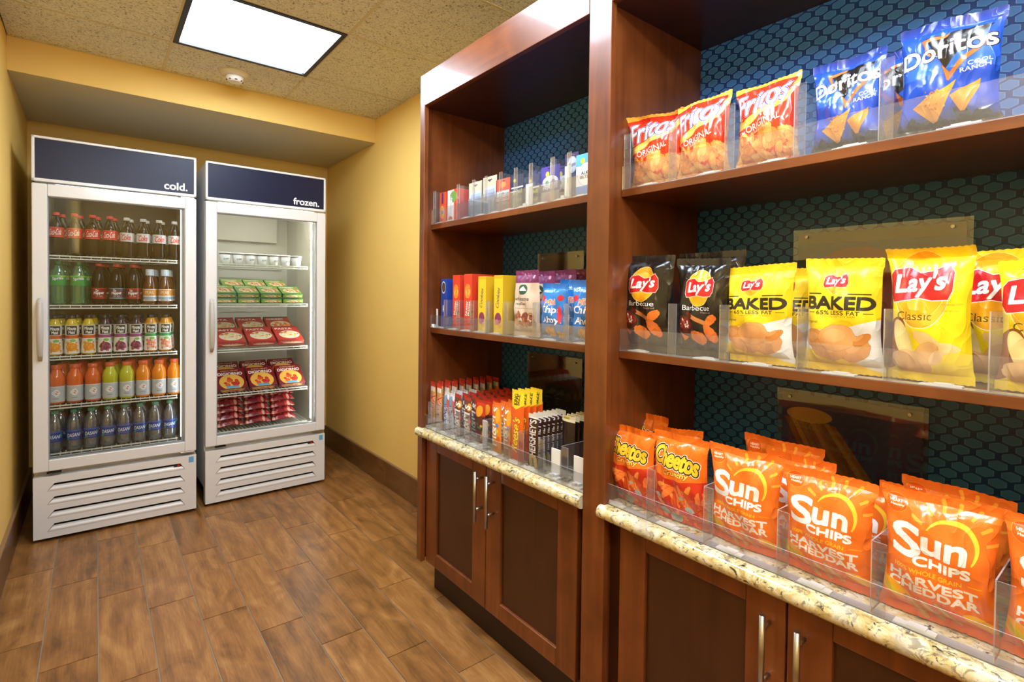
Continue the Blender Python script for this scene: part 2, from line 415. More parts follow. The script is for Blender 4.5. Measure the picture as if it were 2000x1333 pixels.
# suspended ceiling
cl = structure(MB().box(XL-.1, YF-.1, 2.45, 1.62, YB, 2.55).obj('ceiling', M_GRID))
GX = [.284+.6096*i for i in range(-1, 3)]; GY = [2.968-.6102*i for i in range(-1, 8)]
g = MB()
for x in GX: g.box(x-.006, YF, ZC-.001, x+.006, YS, ZC+.004).box(x-.0015, YF, ZC, x+.0015, YS, 2.45)
for y in GY: g.box(XL, y-.006, ZC-.0012, 1.5, y+.006, ZC+.004)
g.obj('ceiling_grid', M_GRID, cl)
TROF = [(.284, 2.3578), (.284, 1.1374), (.284, -.083)]
edges_x = [(XL, GX[1]), (GX[1], GX[2]), (GX[2], 1.52)]
ys = sorted(GY)
for (xa, xb) in edges_x:
    for i in range(-1, len(ys)):
        a = ys[i] if i >= 0 else YF; b = ys[i+1] if i+1 < len(ys) else YS
        a, b = max(a, YF), min(b, YS)
        if b-a < .03 or any(abs(xa-tx) < .05 and abs(a-ty) < .05 for tx, ty in TROF): continue
        w2, l2 = (xb-xa)/2-.0045, (b-a)/2-.0045
        MB().box(-w2, -l2, 0, w2, l2, .018).obj('ceiling_tile', M_TILE, cl, ((xa+xb)/2, (a+b)/2, ZC+.001))
M_DIFF = emis('light_diffuser', (.80, .91, 1.05), TROFFER_POWER)
M_FRAME = plain('dark_frame', '1B1A1C', .4)
for i, (tx, ty) in enumerate(TROF):
    if i == 0: lab = 'square ceiling light panel with dark frame above the aisle near the fridges'
    elif i == 1: lab = 'square ceiling light panel halfway along the aisle, out of the photo'
    else: lab = 'square ceiling light panel above the photographer, out of the photo'
    t = thing('ceiling_light', lab, 'ceiling light', (tx+.3048, ty+.3051, ZC), group='square ceiling light panels')
    q = MB(); r = .302
    for bx in ((-r, -r, r, -r+.022), (-r, r-.022, r, r), (-r, -r+.022, -r+.022, r-.022), (r-.022, -r+.022, r, r-.022)):
        q.box(bx[0], bx[1], -.006, bx[2], bx[3], .04)
    q.obj('frame', M_FRAME, t, bevel=.002)
    MB().box(-r+.024, -r+.024, .004, r-.024, r-.024, .012).obj('diffuser', M_DIFF, t)
d = thing('smoke_detector', 'round beige smoke detector on the ceiling beside the light panel', 'smoke detector', (.585, 3.175, ZC))
MB().lathe([(.02, -.048), (.034, -.046), (.040, -.036), (.044, -.020)], 32).obj('sensor_head', M_WHITE2, d)
MB().lathe([(.046, -.022), (.066, -.012), (.070, 0), (.070, .002)], 32).obj('base_ring', plain('detector_beige', 'D8CDB2', .5), d)
q = MB()
for a in range(0, 360, 45):
    x, y = .030*math.cos(R(a)), .030*math.sin(R(a)); q.box(x*1.16-.006, y*1.16-.003, -.044, x*1.16+.006, y*1.16+.003, -.039)
q.obj('vent_slot', M_BLACK, d)
# ------------------------------------------------------------------ refrigerators
def text_obj(name, txt, size, mat, parent, loc, rot, bold=.0, ext=.0006):
    c = bpy.data.curves.new(name, 'FONT'); c.body = txt; c.size = size; c.extrude = ext; c.offset = bold; c.align_x = 'RIGHT'
    o = bpy.data.objects.new(name, c); COL.objects.link(o)
    dg = bpy.context.evaluated_depsgraph_get(); me = bpy.data.meshes.new_from_object(o.evaluated_get(dg)); me.name = name
    me.materials.clear(); me.materials.append(mat)
    bpy.data.objects.remove(o); o = bpy.data.objects.new(name, me); COL.objects.link(o)
    o.parent = parent; o.location = loc; o.rotation_euler = rot; return o
FW = .680
def fridge(label, x0, y0, rz, word, liner, shelves, glow, warm):
    t = thing('glass_door_refrigerator', label, 'refrigerator', (x0, y0, 0), (0, 0, rz), 'refrigerators against the back wall')
    Wd, D, H = FW, .76, 1.986
    b = MB(); s = .034; yb = .052
    for bx in ((0, yb, .10, s, D, H-.012), (Wd-s, yb, .10, Wd, D, H-.012), (s, D-.05, .10, Wd-s, D, H-.012), (s, yb, H-.20, Wd-s, D-.05, H-.012), (s, yb, .10, Wd-s, D-.05, .372)):
        b.box(*bx)
    b.obj('body', M_WHITE, t, bevel=.004)
    b = MB(); e = .003
    b.add([(s+e, yb, .375), (s+e, D-.055, .375), (s+e, D-.055, 1.782), (s+e, yb, 1.782)], [(0, 1, 2, 3)])
    b.add([(Wd-s-e, yb, .375), (Wd-s-e, D-.055, .375), (Wd-s-e, D-.055, 1.782), (Wd-s-e, yb, 1.782)], [(3, 2, 1, 0)])
    b.add([(s, D-.055, .375), (Wd-s, D-.055, .375), (Wd-s, D-.055, 1.782), (s, D-.055, 1.782)], [(0, 1, 2, 3)], 1)
    b.add([(s, yb, 1.782), (Wd-s, yb, 1.782), (Wd-s, D-.055, 1.782), (s, D-.055, 1.782)], [(0, 1, 2, 3)])
    b.add([(s, yb, .375), (Wd-s, yb, .375), (Wd-s, D-.055, .375), (s, D-.055, .375)], [(0, 1, 2, 3)])
    b.box(.12, D-.10, 1.60, Wd-.12, D-.06, 1.775, 1)
    for z in (.62, .86, 1.10, 1.34, 1.58): b.box(.2, D-.062, z, Wd-.2, D-.058, z+.004, 1)
    b.obj('interior_liner', [M_LINER, liner], t)
    # sign header
    h = MB(); fr = .012
    for bx in ((0, 0, 1.766, Wd, .055, 1.766+fr+.004), (0, 0, H-fr, Wd, .055, H), (0, 0, 1.766, fr, .055, H), (Wd-fr, 0, 1.766, Wd, .055, H)): h.box(*bx)
    ho = h.obj('header_frame', M_WHITE, t, bevel=.003)
    MB().box(fr, .006, 1.78, Wd-fr, .05, H-fr).obj('sign_panel', M_NAVY, ho)
    text_obj('lettering', word, .057, plain('sign_white', 'F2F2F2', .5), ho, (Wd-.040, .005, 1.797), (R(90), 0, 0), .0012)
    # door
    dr = MB(); z0, z1 = .347, 1.757; gx0, gx1, gz0, gz1 = .057, Wd-.054, .403, 1.698
    for bx in ((0, 0, z0, gx0, .044, z1), (gx1, 0, z0, Wd, .044, z1), (gx0, 0, z0, gx1, .044, gz0), (gx0, 0, gz1, gx1, .044, z1)): dr.box(*bx)
    do = dr.obj('door', M_WHITE, t, bevel=.004)
    gk = MB()
    for bx in ((gx0, .006, gz0, gx0+.004, .04, gz1), (gx1-.004, .006, gz0, gx1, .04, gz1), (gx0, .006, gz0, gx1, .04, gz0+.004), (gx0, .006, gz1-.004, gx1, .04, gz1)): gk.box(*bx)
    gk.obj('gasket', plain('gasket_grey', '8D8F90', .5), do)
    MB().box(gx0+.004, .014, gz0+.004, gx1-.004, .019, gz1-.004).obj('glass_pane', M_GLASS, do)
    hd = MB(); n = 14; P = []
    for i in range(n+1):
        v = i/n; P.append((-.010-.030*math.sin(math.pi*v)**.6, .897+.303*v))
    for i in range(n):
        (ya, za), (yb_, zb) = P[i], P[i+1]
        wa = .007+.006*math.sin(math.pi*i/n)**.5; wb = .007+.006*math.sin(math.pi*(i+1)/n)**.5
        th = .009
        hd.add([(.030-wa, ya, za), (.030+wa, ya, za), (.030+wa, ya+th, za), (.030-wa, ya+th, za), (.030-wb, yb_, zb), (.030+wb, yb_, zb), (.030+wb, yb_+th, zb), (.030-wb, yb_+th, zb)],
               [(0, 1, 5, 4), (1, 2, 6, 5), (2, 3, 7, 6), (3, 0, 4, 7)]+([(3, 2, 1, 0)] if i == 0 else [])+([(4, 5, 6, 7)] if i == n-1 else []), 0, None, True)
    hd.box(.024, -.006, .897, .036, .002, .915).box(.024, -.006, 1.182, .036, .002, 1.2)
    hd.obj('handle', plain('handle_grey', 'B4B1AB', .3), do)
    for z, nm in ((.335, 'hinge'), (1.757, 'hinge')):
        MB().box(Wd-.075, .006, z, Wd-.008, .04, z+.010).obj(nm, M_CHROME, t, bevel=.002)
    MB().box(.05, -.0015, .336, .105, .02, .342).obj('latch_slot', M_BLACK, t)
    # lower grille
    p = MB(); zt = .322; rows = [(.048+.0667*i, .086+.0667*i) for i in range(4)]
    xa, xb, xc, xd_ = .050, .628, .079, .604
    zprev = .018
    def quad(pts): p.add([(x, 0, z) for x, z in pts], [(0, 1, 2, 3)])
    for lo, hi in rows:
        quad([(0, zprev), (Wd, zprev), (Wd, lo), (0, lo)])
        quad([(0, lo), (xa, lo), (xc, hi), (0, hi)]); quad([(xb, lo), (Wd, lo), (Wd, hi), (xd_, hi)])
        zprev = hi
    quad([(0, zprev), (Wd, zprev), (Wd, zt), (0, zt)])
    p.add([(0, 0, .018), (0, .06, .018), (0, .06, zt), (0, 0, zt)], [(0, 3, 2, 1)]); p.add([(Wd, 0, .018), (Wd, .06, .018), (Wd, .06, zt), (Wd, 0, zt)], [(0, 1, 2, 3)])
    p.add([(0, 0, zt), (Wd, 0, zt), (Wd, .06, zt), (0, .06, zt)], [(0, 1, 2, 3)]); p.add([(0, 0, .018), (Wd, 0, .018), (Wd, .06, .018), (0, .06, .018)], [(3, 2, 1, 0)])
    po = p.obj('lower_panel', M_WHITE, t)
    MB().box(.02, .045, .03, Wd-.02, .30, .31).obj('louver_dark_fill', M_BLACK, t)  # black box standing in for the dark void behind the louver gaps
    for lo, hi in rows:
        v = MB(); n = 6; L = []
        for i in range(n+1):
            q_ = i/n; z = lo+(hi-lo-.0125)*q_; y = .0+.012*(q_**1.5)-.004*math.sin(math.pi*q_); kx = q_*.85
            L.append(((xa+(xc-xa)*kx, y, z), (xb+(xd_-xb)*kx, y, z)))
        vs = [a for pr in L for a in pr]; v.add(vs, [(2*i, 2*i+1, 2*i+3, 2*i+2) for i in range(n)], 0, None, True)
        v.obj('louver', M_WHITE, po)
    sw = MB().box(.575, .002, .270, .612, .02, .284).obj('power_switch', M_BLACK, t)
    MB().box(.590, -.001, .272, .602, .003, .282).obj('red_rocker', plain('red_plastic', 'B31218', .3), sw)
    MB().box(.644, -.0008, .283, .668, .0, .315).obj('energy_label', plain('label_blue', '5AA0CF', .5), t)
    for x in (.04, Wd-.06):
        for y in (.06, D-.08): MB().cyl((x, y, 0), (x, y, .10), .018).obj('foot', M_BLACK, t)
    # lamp columns beside the door
    for x, nm in ((Wd-s-.032, 'lamp_column'),):
        lc = MB().box(x, .064, .40, x+.026, .086, 1.75).obj(nm, M_WHITE2, t, bevel=.003)
        xi = x-.0022 if x > .3 else x+.0262
        MB().box(xi, .067, .42, xi+.002, .083, 1.73).obj('lamp', glow, lc)
    MB().box(.08, .075, 1.772, Wd-.08, .095, 1.780).obj('top_lamp', glow, t)
    for z in shelves:
        w = MB(); ya = .092; r = .0028; X0, X1 = .054, .594
        for zz in (z-.004, z-.018): w.box(X0-.004, ya, zz-.003, X1+.004, ya+.006, zz+.003)
        w.box(X0, D-.075, z-.008, X1, D-.069, z-.002)
        w.box(X0, .36, z-.010, X1, .366, z-.004)
        for i in range(27):
            x = X0+(X1-X0)*i/26; w.box(x-.0016, ya+.001, z-.004, x+.0016, D-.07, z-.0005)
            if i % 2 == 0: w.box(x-.0016, ya, z-.018, x+.0016, ya+.003, z-.004)
        w.obj('wire_shelf', M_WIRE, t)
    return t
F1 = (-.2365, 3.452, R(-1.2)); F2 = (.4915, 3.462, R(.9))
SH1 = [1.418, 1.166, .905, .656, .412]; SH2 = [1.414, 1.172, .897, .629, .402]
GLOW1 = emis('cooler_lamp', (.95, .98, 1), 7.0); GLOW2 = emis('freezer_lamp', (1, .98, .92), 34.0)
fridge('tall white glass-door cooler of bottled drinks with a navy header reading cold', *F1, 'cold.', M_LINER_D, SH1, GLOW1, 0)
fridge('tall white glass-door freezer with a navy header reading frozen', *F2, 'frozen.', M_LINER, SH2, GLOW2, 1)
def f2w(F, x, y, z=0):
    c, s = math.cos(F[2]), math.sin(F[2]); return (F[0]+x*c-y*s, F[1]+x*s+y*c, z)
# ------------------------------------------------------------------ cabinets
def door(unit, y1, y0, z0, z1, hy, hz0, hz1, X=1.080):
    """y1 > y0: left and right edges seen from the aisle"""
    fw = .083; d = MB(); xb = X+.020
    for a, b, c, e in ((y1-fw, y1, z0, z1), (y0, y0+fw, z0, z1), (y0+fw, y1-fw, z0, z0+.056), (y0+fw, y1-fw, z1-.045, z1)):
        d.box(X, a, c, xb, b, e)
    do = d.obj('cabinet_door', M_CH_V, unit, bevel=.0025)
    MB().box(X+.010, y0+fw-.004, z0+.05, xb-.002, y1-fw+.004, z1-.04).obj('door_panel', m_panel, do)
    h = MB(); x = X-.032
    h.cyl((x, hy, hz0), (x, hy, hz1), .0062, n=16)
    for z in (hz1-.027, hz0+.045): h.cyl((x, hy, z), (X+.001, hy, z), .0045, n=10)
    h.obj('handle', M_CHROME, do)
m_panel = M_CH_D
def back(unit, ya, yb, z0, z1, holes=()):
    return MB().box(1.493, ya, z0, 1.510, yb, z1).obj('back_panel', M_HEX, unit)
# left unit
LU = thing('shelving_cabinet', 'narrower cherry wood shelving cabinet at the yellow wall with candy and medicine', 'cabinet', (0, 0, 0), group='cherry wood shelving cabinets')
MB().box(1.060, 1.953, .123, 1.080, 1.990, 2.150).obj('stile', M_CH_V, LU, bevel=.0015)
MB().box(1.081, 1.982, .123, 1.511, 1.990, 2.150).obj('side_panel', M_CH_V, LU)
MB().box(1.081, 1.012, .0, 1.511, 1.024, 2.150).obj('side_panel', M_CH_V, LU)
MB().box(1.060, 1.0255, 2.020, 1.080, 1.9525, 2.150).obj('top_rail', M_CH_H, LU, bevel=.0015)
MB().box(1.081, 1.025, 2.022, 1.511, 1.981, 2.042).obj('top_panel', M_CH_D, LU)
back(LU, 1.025, 1.981, .69, 2.021)
MB().box(1.110, 1.026, 1.516, 1.492, 1.980, 1.538).obj('shelf', M_CH_H, LU, bevel=.001)
MB().box(1.110, 1.026, 1.080, 1.492, 1.980, 1.101).obj('shelf', M_CH_H, LU, bevel=.001)
door(LU, 1.949, 1.520, .125, .645, 1.54, .437, .618)
door(LU, 1.515, 1.063, .125, .645, 1.47, .439, .620)
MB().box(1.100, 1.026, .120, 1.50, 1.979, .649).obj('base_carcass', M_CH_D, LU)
MB().box(1.120, 1.026, 0, 1.135, 1.942, .119).obj('toe_kick', plain('toe_dark', '24110A', .5), LU)
MB().box(1.136, 1.926, 0, 1.50, 1.942, .119).obj('toe_kick', plain('toe_dark', '24110A', .5), LU)
# right unit
RU = thing('shelving_cabinet', 'wide cherry wood shelving cabinet of chip bags in the foreground', 'cabinet', (0, 0, 0), group='cherry wood shelving cabinets')
RE = -.02
MB().box(1.060, .944, .0, 1.080, 1.0245, 2.150).obj('stile', M_CH_V, RU, bevel=.0015)
MB().box(1.060, RE-.06, .0, 1.080, RE, 2.150).obj('stile', M_CH_V, RU, bevel=.0015)
MB().box(1.081, .957, .0, 1.511, 1.0, 2.150).obj('side_panel', M_CH_V, RU)
MB().box(1.081, RE-.03, .0, 1.511, RE-.001, 2.150).obj('side_panel', M_CH_V, RU)
MB().box(1.060, RE+.0005, 2.020, 1.080, .9435, 2.150).obj('top_rail', M_CH_H, RU, bevel=.0015)
MB().box(1.081, RE, 2.022, 1.511, .956, 2.042).obj('top_panel', M_CH_D, RU)
back(RU, RE, .956, .69, 2.021)
MB().box(1.1226, RE+.001, 1.516, 1.492, .955, 1.536).obj('shelf', M_CH_H, RU, bevel=.001)
MB().box(1.1226, RE+.001, 1.076, 1.492, .955, 1.096).obj('shelf', M_CH_H, RU, bevel=.001)
door(RU, .906, .4765, .125, .645, .508, .425, .606)
door(RU, .4725, .040, .125, .645, .440, .425, .606)
MB().box(1.100, RE+.001, .120, 1.50, .955, .649).obj('base_carcass', M_CH_D, RU)
MB().box(1.120, RE+.001, 0, 1.135, .942, .119).obj('toe_kick', plain('toe_dark', '24110A', .5), RU)
q = MB()
for y in (.955-.004, RE+.004):
    for z in (1.512, 1.072): q.cyl((1.16, y-.003, z), (1.16, y+.003, z), .006)
# granite worktops with a bullnose edge
def counter(label, y0, y1):
    r = .018; P = []
    n = 10
    for i in range(n+1):
        a = math.pi/2+math.pi*i/n; P.append((1.040+r+r*math.cos(a), .668+r*math.sin(a)))
    P += [(1.4915, .650), (1.4915, .686)]
    # profile in x,z extruded along y
    vs = [(x, y0, z) for x, z in P]+[(x, y1, z) for x, z in P]; k_ = len(P)
    b = MB(); b.add(vs, [(i, (i+1) % k_, k_+(i+1) % k_, k_+i)[::-1] for i in range(k_)]); b.add(vs, [tuple(range(k_))[::-1], tuple(range(k_, 2*k_))][::1])
    b.sm = [i < n for i in range(len(b.f))]
    o = b.obj('granite_countertop', M_GRAN)
    return tag(o, label, 'countertop', 'granite countertops')
counter('speckled granite countertop of the narrower cabinet, under the candy bars', 1.0255, 1.9815)
counter('speckled granite countertop of the wide cabinet, under the orange chip bags', RE+.001, .9560)
# ------------------------------------------------------------------ artwork printed on the packets
def art_laysball(A, cx, cy, w, gold='E9A21C'):
    """yellow ball with a red wavy banner"""
    A.ell(cx, cy, w*.42, w*.42, gold, out=(('F7E7A8', 3),)); A.ell(cx, cy-.03, w*.30, w*.22, 'F6C944', al=.7)
    asp = A.w/A.h
    def p(x, y): return (cx+x*w, cy+y*w*asp)
    P = [p(-.50, .12), p(-.47, -.12), p(-.40, -.19), p(-.2, -.22), p(0, -.14), p(.2, -.16), p(.40, -.25), p(.49, -.14), p(.50, .08), p(.44, .19), p(.2, .20), p(0, .17), p(-.25, .20), p(-.44, .22)]
    A.poly(P, 'C81E22', out=(('F5F0E6', max(2, int(w*8))),))
    A.text("Lay's", cx, cy, w*.78, w*.30*asp, 'F7F5F2', -3, .28, int(max(2, w*9)), out=(('8E1216', max(1, int(w*6))),))
def art_bbq():
    A = Art(360, 480, '161413'); A.grad(.0, .1, '2A2826', '161413'); A.grad(.74, 1, '2A2620', '4A4434')
    art_laysball(A, .5, .30, .58)
    A.text('Barbecue', .47, .50, .56, .052, 'E8E6E2', 0, 0, 0); A.text('Flavored', .66, .545, .20, .022, 'B09A8A')
    A.ell(.22, .68, .20, .12, '4A1A18', 8, out=(('8C7F79', 2),)); A.ell(.22, .66, .17, .08, '7A1F1C', 8)
    A.bits(14, (.1, .62, .34, .70), ['E8D8D0', 'A33A30', 'C9A79A'], .025, 5)
    A.poly([(.36, .56), (.74, .66), (.72, .70), (.34, .60)], 'B5703A'); A.ell(.33, .575, .07, .035, '5A1512', 20)
    A.ell(.74, .62, .12, .06, 'D9702A', -25, out=(('8A3E14', 2),), jag=.15, seed=3)
    A.ell(.50, .80, .16, .085, 'DD7A30', 15, out=(('8A3E14', 2),), jag=.15, seed=4); A.ell(.73, .75, .15, .08, 'D0682A', 40, out=(('8A3E14', 2),), jag=.15, seed=5)
    A.poly([(.12, .76), (.30, .80), (.22, .84)], 'D9702A')
    return A
def art_baked():
    A = Art(400, 520, 'EBC41E'); A.grad(0, .25, 'E2B818', 'F0CC2C')
    A.poly([(0, .58), (.12, .63), (.5, .62), (1, .52), (1, .98), (.85, .95), (.5, .84), (0, .80)], 'DEDAD2')
    art_laysball(A, .44, .20, .34)
    A.rect(.04, .305, .25, .315, '2A2416'); A.rect(.62, .305, .90, .315, '2A2416')
    A.text('BAKED', .49, .39, .90, .105, '2B2517', 0, 0, 8)
    A.text('65% LESS FAT', .49, .475, .60, .035, '2B2517', 0, 0, 1); A.rect(.06, .472, .16, .478, '2B2517'); A.rect(.83, .472, .93, .478, '2B2517')
    A.text('THIN POTATO CRISPS', .49, .508, .5, .012, '8A7420'); A.text('Original', .11, .56, .20, .026, '2B2517')
    for i, (x, y, rx, ry, r, c) in enumerate(((.2, .72, .20, .12, 20, 'D08A46'), (.70, .78, .20, .14, -20, 'D49250'), (.36, .80, .24, .12, 5, 'D9944F'), (.48, .69, .25, .15, -5, 'DC9C5C'), (.80, .70, .12, .05, -30, 'C9803C'))):
        A.ell(x, y, rx, ry, c, r, out=(('A8662C', 2),), jag=.1, seed=i+20); A.ell(x-.03, y-.02, rx*.6, ry*.5, 'E6B074', r, al=.5)
    A.poly([(0, .83), (.3, .88), (.7, .93), (1, .97), (1, 1), (0, 1)], 'E8C01C')
    return A
def art_classic():
    A = Art(420, 560, 'EFD21E'); A.grad(0, .12, 'E8C81C', 'F2D826')
    A.ell(.42, .34, .34, .34, 'E9A82A', out=(('F6F0DC', 5),)); A.ell(.42, .28, .33, .30, 'F1CE26')
    art_laysball(A, .40, .27, .80)
    A.text('Classic', .34, .505, .46, .062, '5B4A14')
    A.text('GUARANTEED FRESH', .80, .42, .26, .012, '9A8420', 0, 0, 0, arc=-.6); A.text('NET WT 1 OZ', .80, .465, .16, .012, '9A8420')
    A.ell(.06, .72, .16, .28, '8A4A22', 20, out=(('6A3414', 2),)); A.ell(.20, .70, .10, .24, 'E9D38A', -28, out=(('D9B866', 2),))
    A.ell(.55, .70, .22, .07, 'E9C27C', 25, out=(('D8A85A', 2),), jag=.1); A.ell(.74, .73, .16, .045, 'ECCB8A', 5, jag=.1)
    A.ell(.50, .78, .17, .10, 'E2B070', -25, out=(('CF9A58', 2),), jag=.1); A.ell(.30, .86, .26, .12, 'E4B478', 10, out=(('D0A060', 2),), jag=.1)
    A.ell(.62, .81, .10, .06, 'EFC894', -40)
    A.rect(0, .93, 1, 1, 'E8C81C')
    return A
def art_fritos():
    A = Art(360, 440, 'D63A1E')
    A.bits(60, (0, .62, 1, 1.0), ['E0883A', 'E89A48', 'D0702C', 'EDAA5A'], .11, 11, .45, 'B0401C')
    A.poly([(0, 0), (1, 0), (1, .10), (.86, .17), (.5, .23), (.2, .36), (0, .46)], 'EDB548')
    A.poly([(.0, .06), (.25, .03), (.75, .03), (.94, .05), (.88, .20), (.5, .24), (.22, .38), (0, .40)], 'CE3320')
    A.poly([(0, .42), (.16, .43), (.45, .33), (.85, .24), (1, .08), (1, .16), (.86, .31), (.46, .41), (.2, .52), (0, .53)], 'F1BE50'); A.poly([(0, .46), (.2, .465), (.5, .36), (.8, .28), (.5, .38), (.2, .48)], 'F8DC88')
    A.text('Fritos', .45, .195, .84, .27, 'F6F4F4', -12, .25, 4, out=(('3A3A8C', 8), ('F2E6DC', 3)))
    A.text('The', .14, .575, .12, .045, 'F4E8DC', -12); A.text('ORIGINAL', .50, .50, .58, .08, 'F6ECE0', -12, 0, 1); A.text('CORN CHIPS', .46, .57, .32, .026, 'F6D8C0', -12)
    return A
def art_doritos():
    A = Art(400, 480, '1F4FC0'); A.grad(0, .14, '17307A', '2450C0'); A.grad(.14, .5, '2450C0', '2E66D6'); A.grad(.76, 1, '1F4FC0', '20242E')
    A.bits(30, (0, .86, 1, 1), ['22262E', '2C3038', '1A1C22'], .09, 3)
    A.poly([(.28, .16), (.92, .13), (.50, .46)], '1E1A1A'); 
    for P in (((.24, .17), (.52, .15), (.50, .18), (.30, .20), (.36, .34), (.32, .32)), ((.46, .42), (.55, .50), (.92, .22), (.94, .25), (.54, .57), (.52, .56))):
        A.poly(P, 'D9703A', out=(('3A1A10', 2),))
    A.text('Doritos', .50, .285, .94, .15, 'F2F2F2', -6, 0, 4, out=(('14141A', 6),))
    A.text('COOL', .84, .45, .22, .035, 'E8E8EE', -8, .1, 1, out=(('10183A', 1),)); A.text('RANCH', .80, .50, .28, .035, 'E8E8EE', -8, .1, 1, out=(('10183A', 1),))
    A.poly([(.16, .74), (.62, .58), (.60, .62), (.42, .88), (.38, .89)], 'E09A3E', out=(('B8742A', 2),)); A.poly([(.56, .70), (.85, .60), (.84, .66), (.70, .84), (.66, .84)], 'DE9238', out=(('B8742A', 2),))
    A.bits(26, (.3, .63, .5, .80), ['C96F28', 'EFC070', 'B4622A'], .012, 7)
    return A
def art_cheetos():
    A = Art(360, 440, 'EC7420'); A.grad(0, .10, 'E06818', 'EE7A26')
    A.poly([(0, .47), (.3, .50), (.6, .49), (1, .45), (1, 1), (0, 1)], 'C8301A')
    A.bits(46, (-.05, .56, 1.05, 1.02), ['E2602A', 'EE7A34', 'CC4A1C', 'F08A3C'], .12, 17, .32, 'A02412')
    for x, y, r in ((.28, .90, .09), (.74, .80, .07), (.62, .68, .04), (.46, .95, .10), (.15, .72, .05)): A.ell(x, y, r, r*.6, 'A9B4B8', 10)
    A.text('Cheetos', .49, .26, .84, .19, 'F2C330', 4, .1, 9, out=(('1A1410', 11), ('F6F0E4', 6)), arc=.08)
    A.text('Crunchy', .52, .425, .46, .07, 'F4D060', -2, .2, 2, out=(('A8400E', 5),))
    return A
def art_sun():
    A = Art(440, 560, 'EA7426'); A.grad(0, .12, 'E46A1E', 'F07E30'); A.grad(.74, 1, 'EA7426', 'DC5E1A')
    asp = A.w/A.h
    for i, a in enumerate((-150, -128, -106, -84, -60, -36, -12)):
        t = R(a); c, s_ = math.cos(t), math.sin(t); x0, y0 = .64, .325
        r0, r1 = .285, .285+(.085 if i % 2 else .11); w = .014
        P = [(x0+c*r-s_*q, y0+(s_*r+c*q)*asp) for r, q in ((r0, -w), (r1, -w*1.3), (r1+.012, 0), (r1, w*1.3), (r0, w))]
        A.poly(P, 'F6A83A')
    n = 26; P = [(.64+.235*math.cos(R(-155+i*7.6)), .33+.235*asp*math.sin(R(-155+i*7.6))) for i in range(n)]
    P += [(.64+(.235-.012-.034*math.sin(math.pi*i/n))*math.cos(R(-155+i*7.6)), .33+(.235-.012-.034*math.sin(math.pi*i/n))*asp*math.sin(R(-155+i*7.6))) for i in range(n-1, -1, -1)]
    A.poly(P, 'F8CC3C')
    A.text('S', .24, .365, .27, .235, 'EDEBE8', 0, .0, 11, out=(('C04A12', 2),)); A.text('un', .585, .378, .38, .122, 'EDEBE8', 2, 0, 11, out=(('C04A12', 2),))
    A.text('CHIPS', .57, .505, .50, .068, 'F1EFEC', 2, 0, 6, out=(('C04A12', 2),))
    A.text('100% WHOLE GRAIN', .44, .587, .62, .034, 'F6C02C', 2, 0, 1); A.rect(.80, .589, .92, .594, 'F6C02C')
    A.text('HARVEST', .48, .660, .80, .062, 'F0E4DA', 2, 0, 5); A.text('CHEDDAR', .48, .735, .80, .062, 'F0E4DA', 2, 0, 5)
    A.ell(.14, .115, .10, .085, 'E8601C', 0, out=(('F4B040', 3),)); A.text('HEART', .14, .10, .12, .02, 'F6EEE0', 0, 0, 1); A.text('Healthy', .15, .13, .13, .022, 'F6EEE0', 0, .1, 1)
    A.ell(.12, .80, .18, .07, 'F0A426', 20); A.ell(.10, .82, .10, .04, 'D8B42A', 20); A.ell(.88, .86, .14, .05, 'EDAE24', 15)
    for i, (x, y) in enumerate(((.34, .905), (.47, .885), (.60, .87))):
        A.ell(x, y, .14, .040, 'C98A4E', 42, out=(('9E5A26', 2),), jag=.12, seed=i); A.ell(x-.01, y-.008, .11, .015, 'E2B078', 42, al=.7)
    return A
def art_medley():
    A = Art(240, 400, 'CDB8A2'); A.rect(0, 0, 1, .19, '6E2450'); A.bits(10, (0, .02, 1, .17), ['8E4A70', 'B08AA0'], .05, 4)
    A.ell(.45, .29, .19, .13, '2F4A36', out=(('E0D8C8', 2),)); A.poly([(.3, .31), (.45, .24), (.6, .31)], 'DCE0D4')
    A.text('wholesome', .42, .43, .64, .055, '4A3A32', 0, 0, 1); A.text('medley', .38, .51, .46, .055, '4A3A32', 0, 0, 1); A.rect(.12, .57, .88, .575, '8A7060')
    A.bits(26, (.15, .66, .85, .82), ['7A3A28', 'A0583A', '8A4A30', 'C08A5A'], .08, 9, .6, '5A2A1A'); return A
def art_cookie():
    A = Art(320, 400, '2B7CCB'); A.grad(0, .12, '1E62AE', '3A8CD8')
    A.text('NABISCO', .3, .14, .34, .04, 'E8F0F8', 0, 0, 1); A.ell(.18, .27, .08, .07, 'C8283A'); A.ell(.85, .25, .08, .07, 'C8283A')
    A.text('Mini', .5, .33, .42, .10, 'E87A2A', -4, .1, 3, out=(('F6F2EA', 4),))
    A.text('Chips', .5, .48, .70, .16, 'F4F4F6', 0, .1, 4, out=(('18307A', 5),)); A.text('Ahoy!', .52, .66, .70, .15, 'F4F4F6', 0, .1, 4, out=(('18307A', 5),))
    A.ell(.82, .55, .07, .2, 'D83A4A'); A.bits(9, (.2, .80, .85, .92), ['C98A4A', 'D89A58'], .10, 2, .6, '8A5424'); A.text('100 CAL', .25, .95, .3, .03, 'F0F0F0'); return A
def art_oreo():
    A = Art(120, 380, '2A4AA8'); A.ell(.5, .17, .38, .40, 'E8ECF4', 0); A.ell(.5, .17, .32, .32, '3A3028'); A.ell(.5, .17, .22, .22, '5A5040')
    A.text('OREO', .5, .60, .13*380/120*1.0, .22*120/380*1.0*1.1, 'F4F6FA', -90, 0, 3, out=(('16307E', 2),)); return A
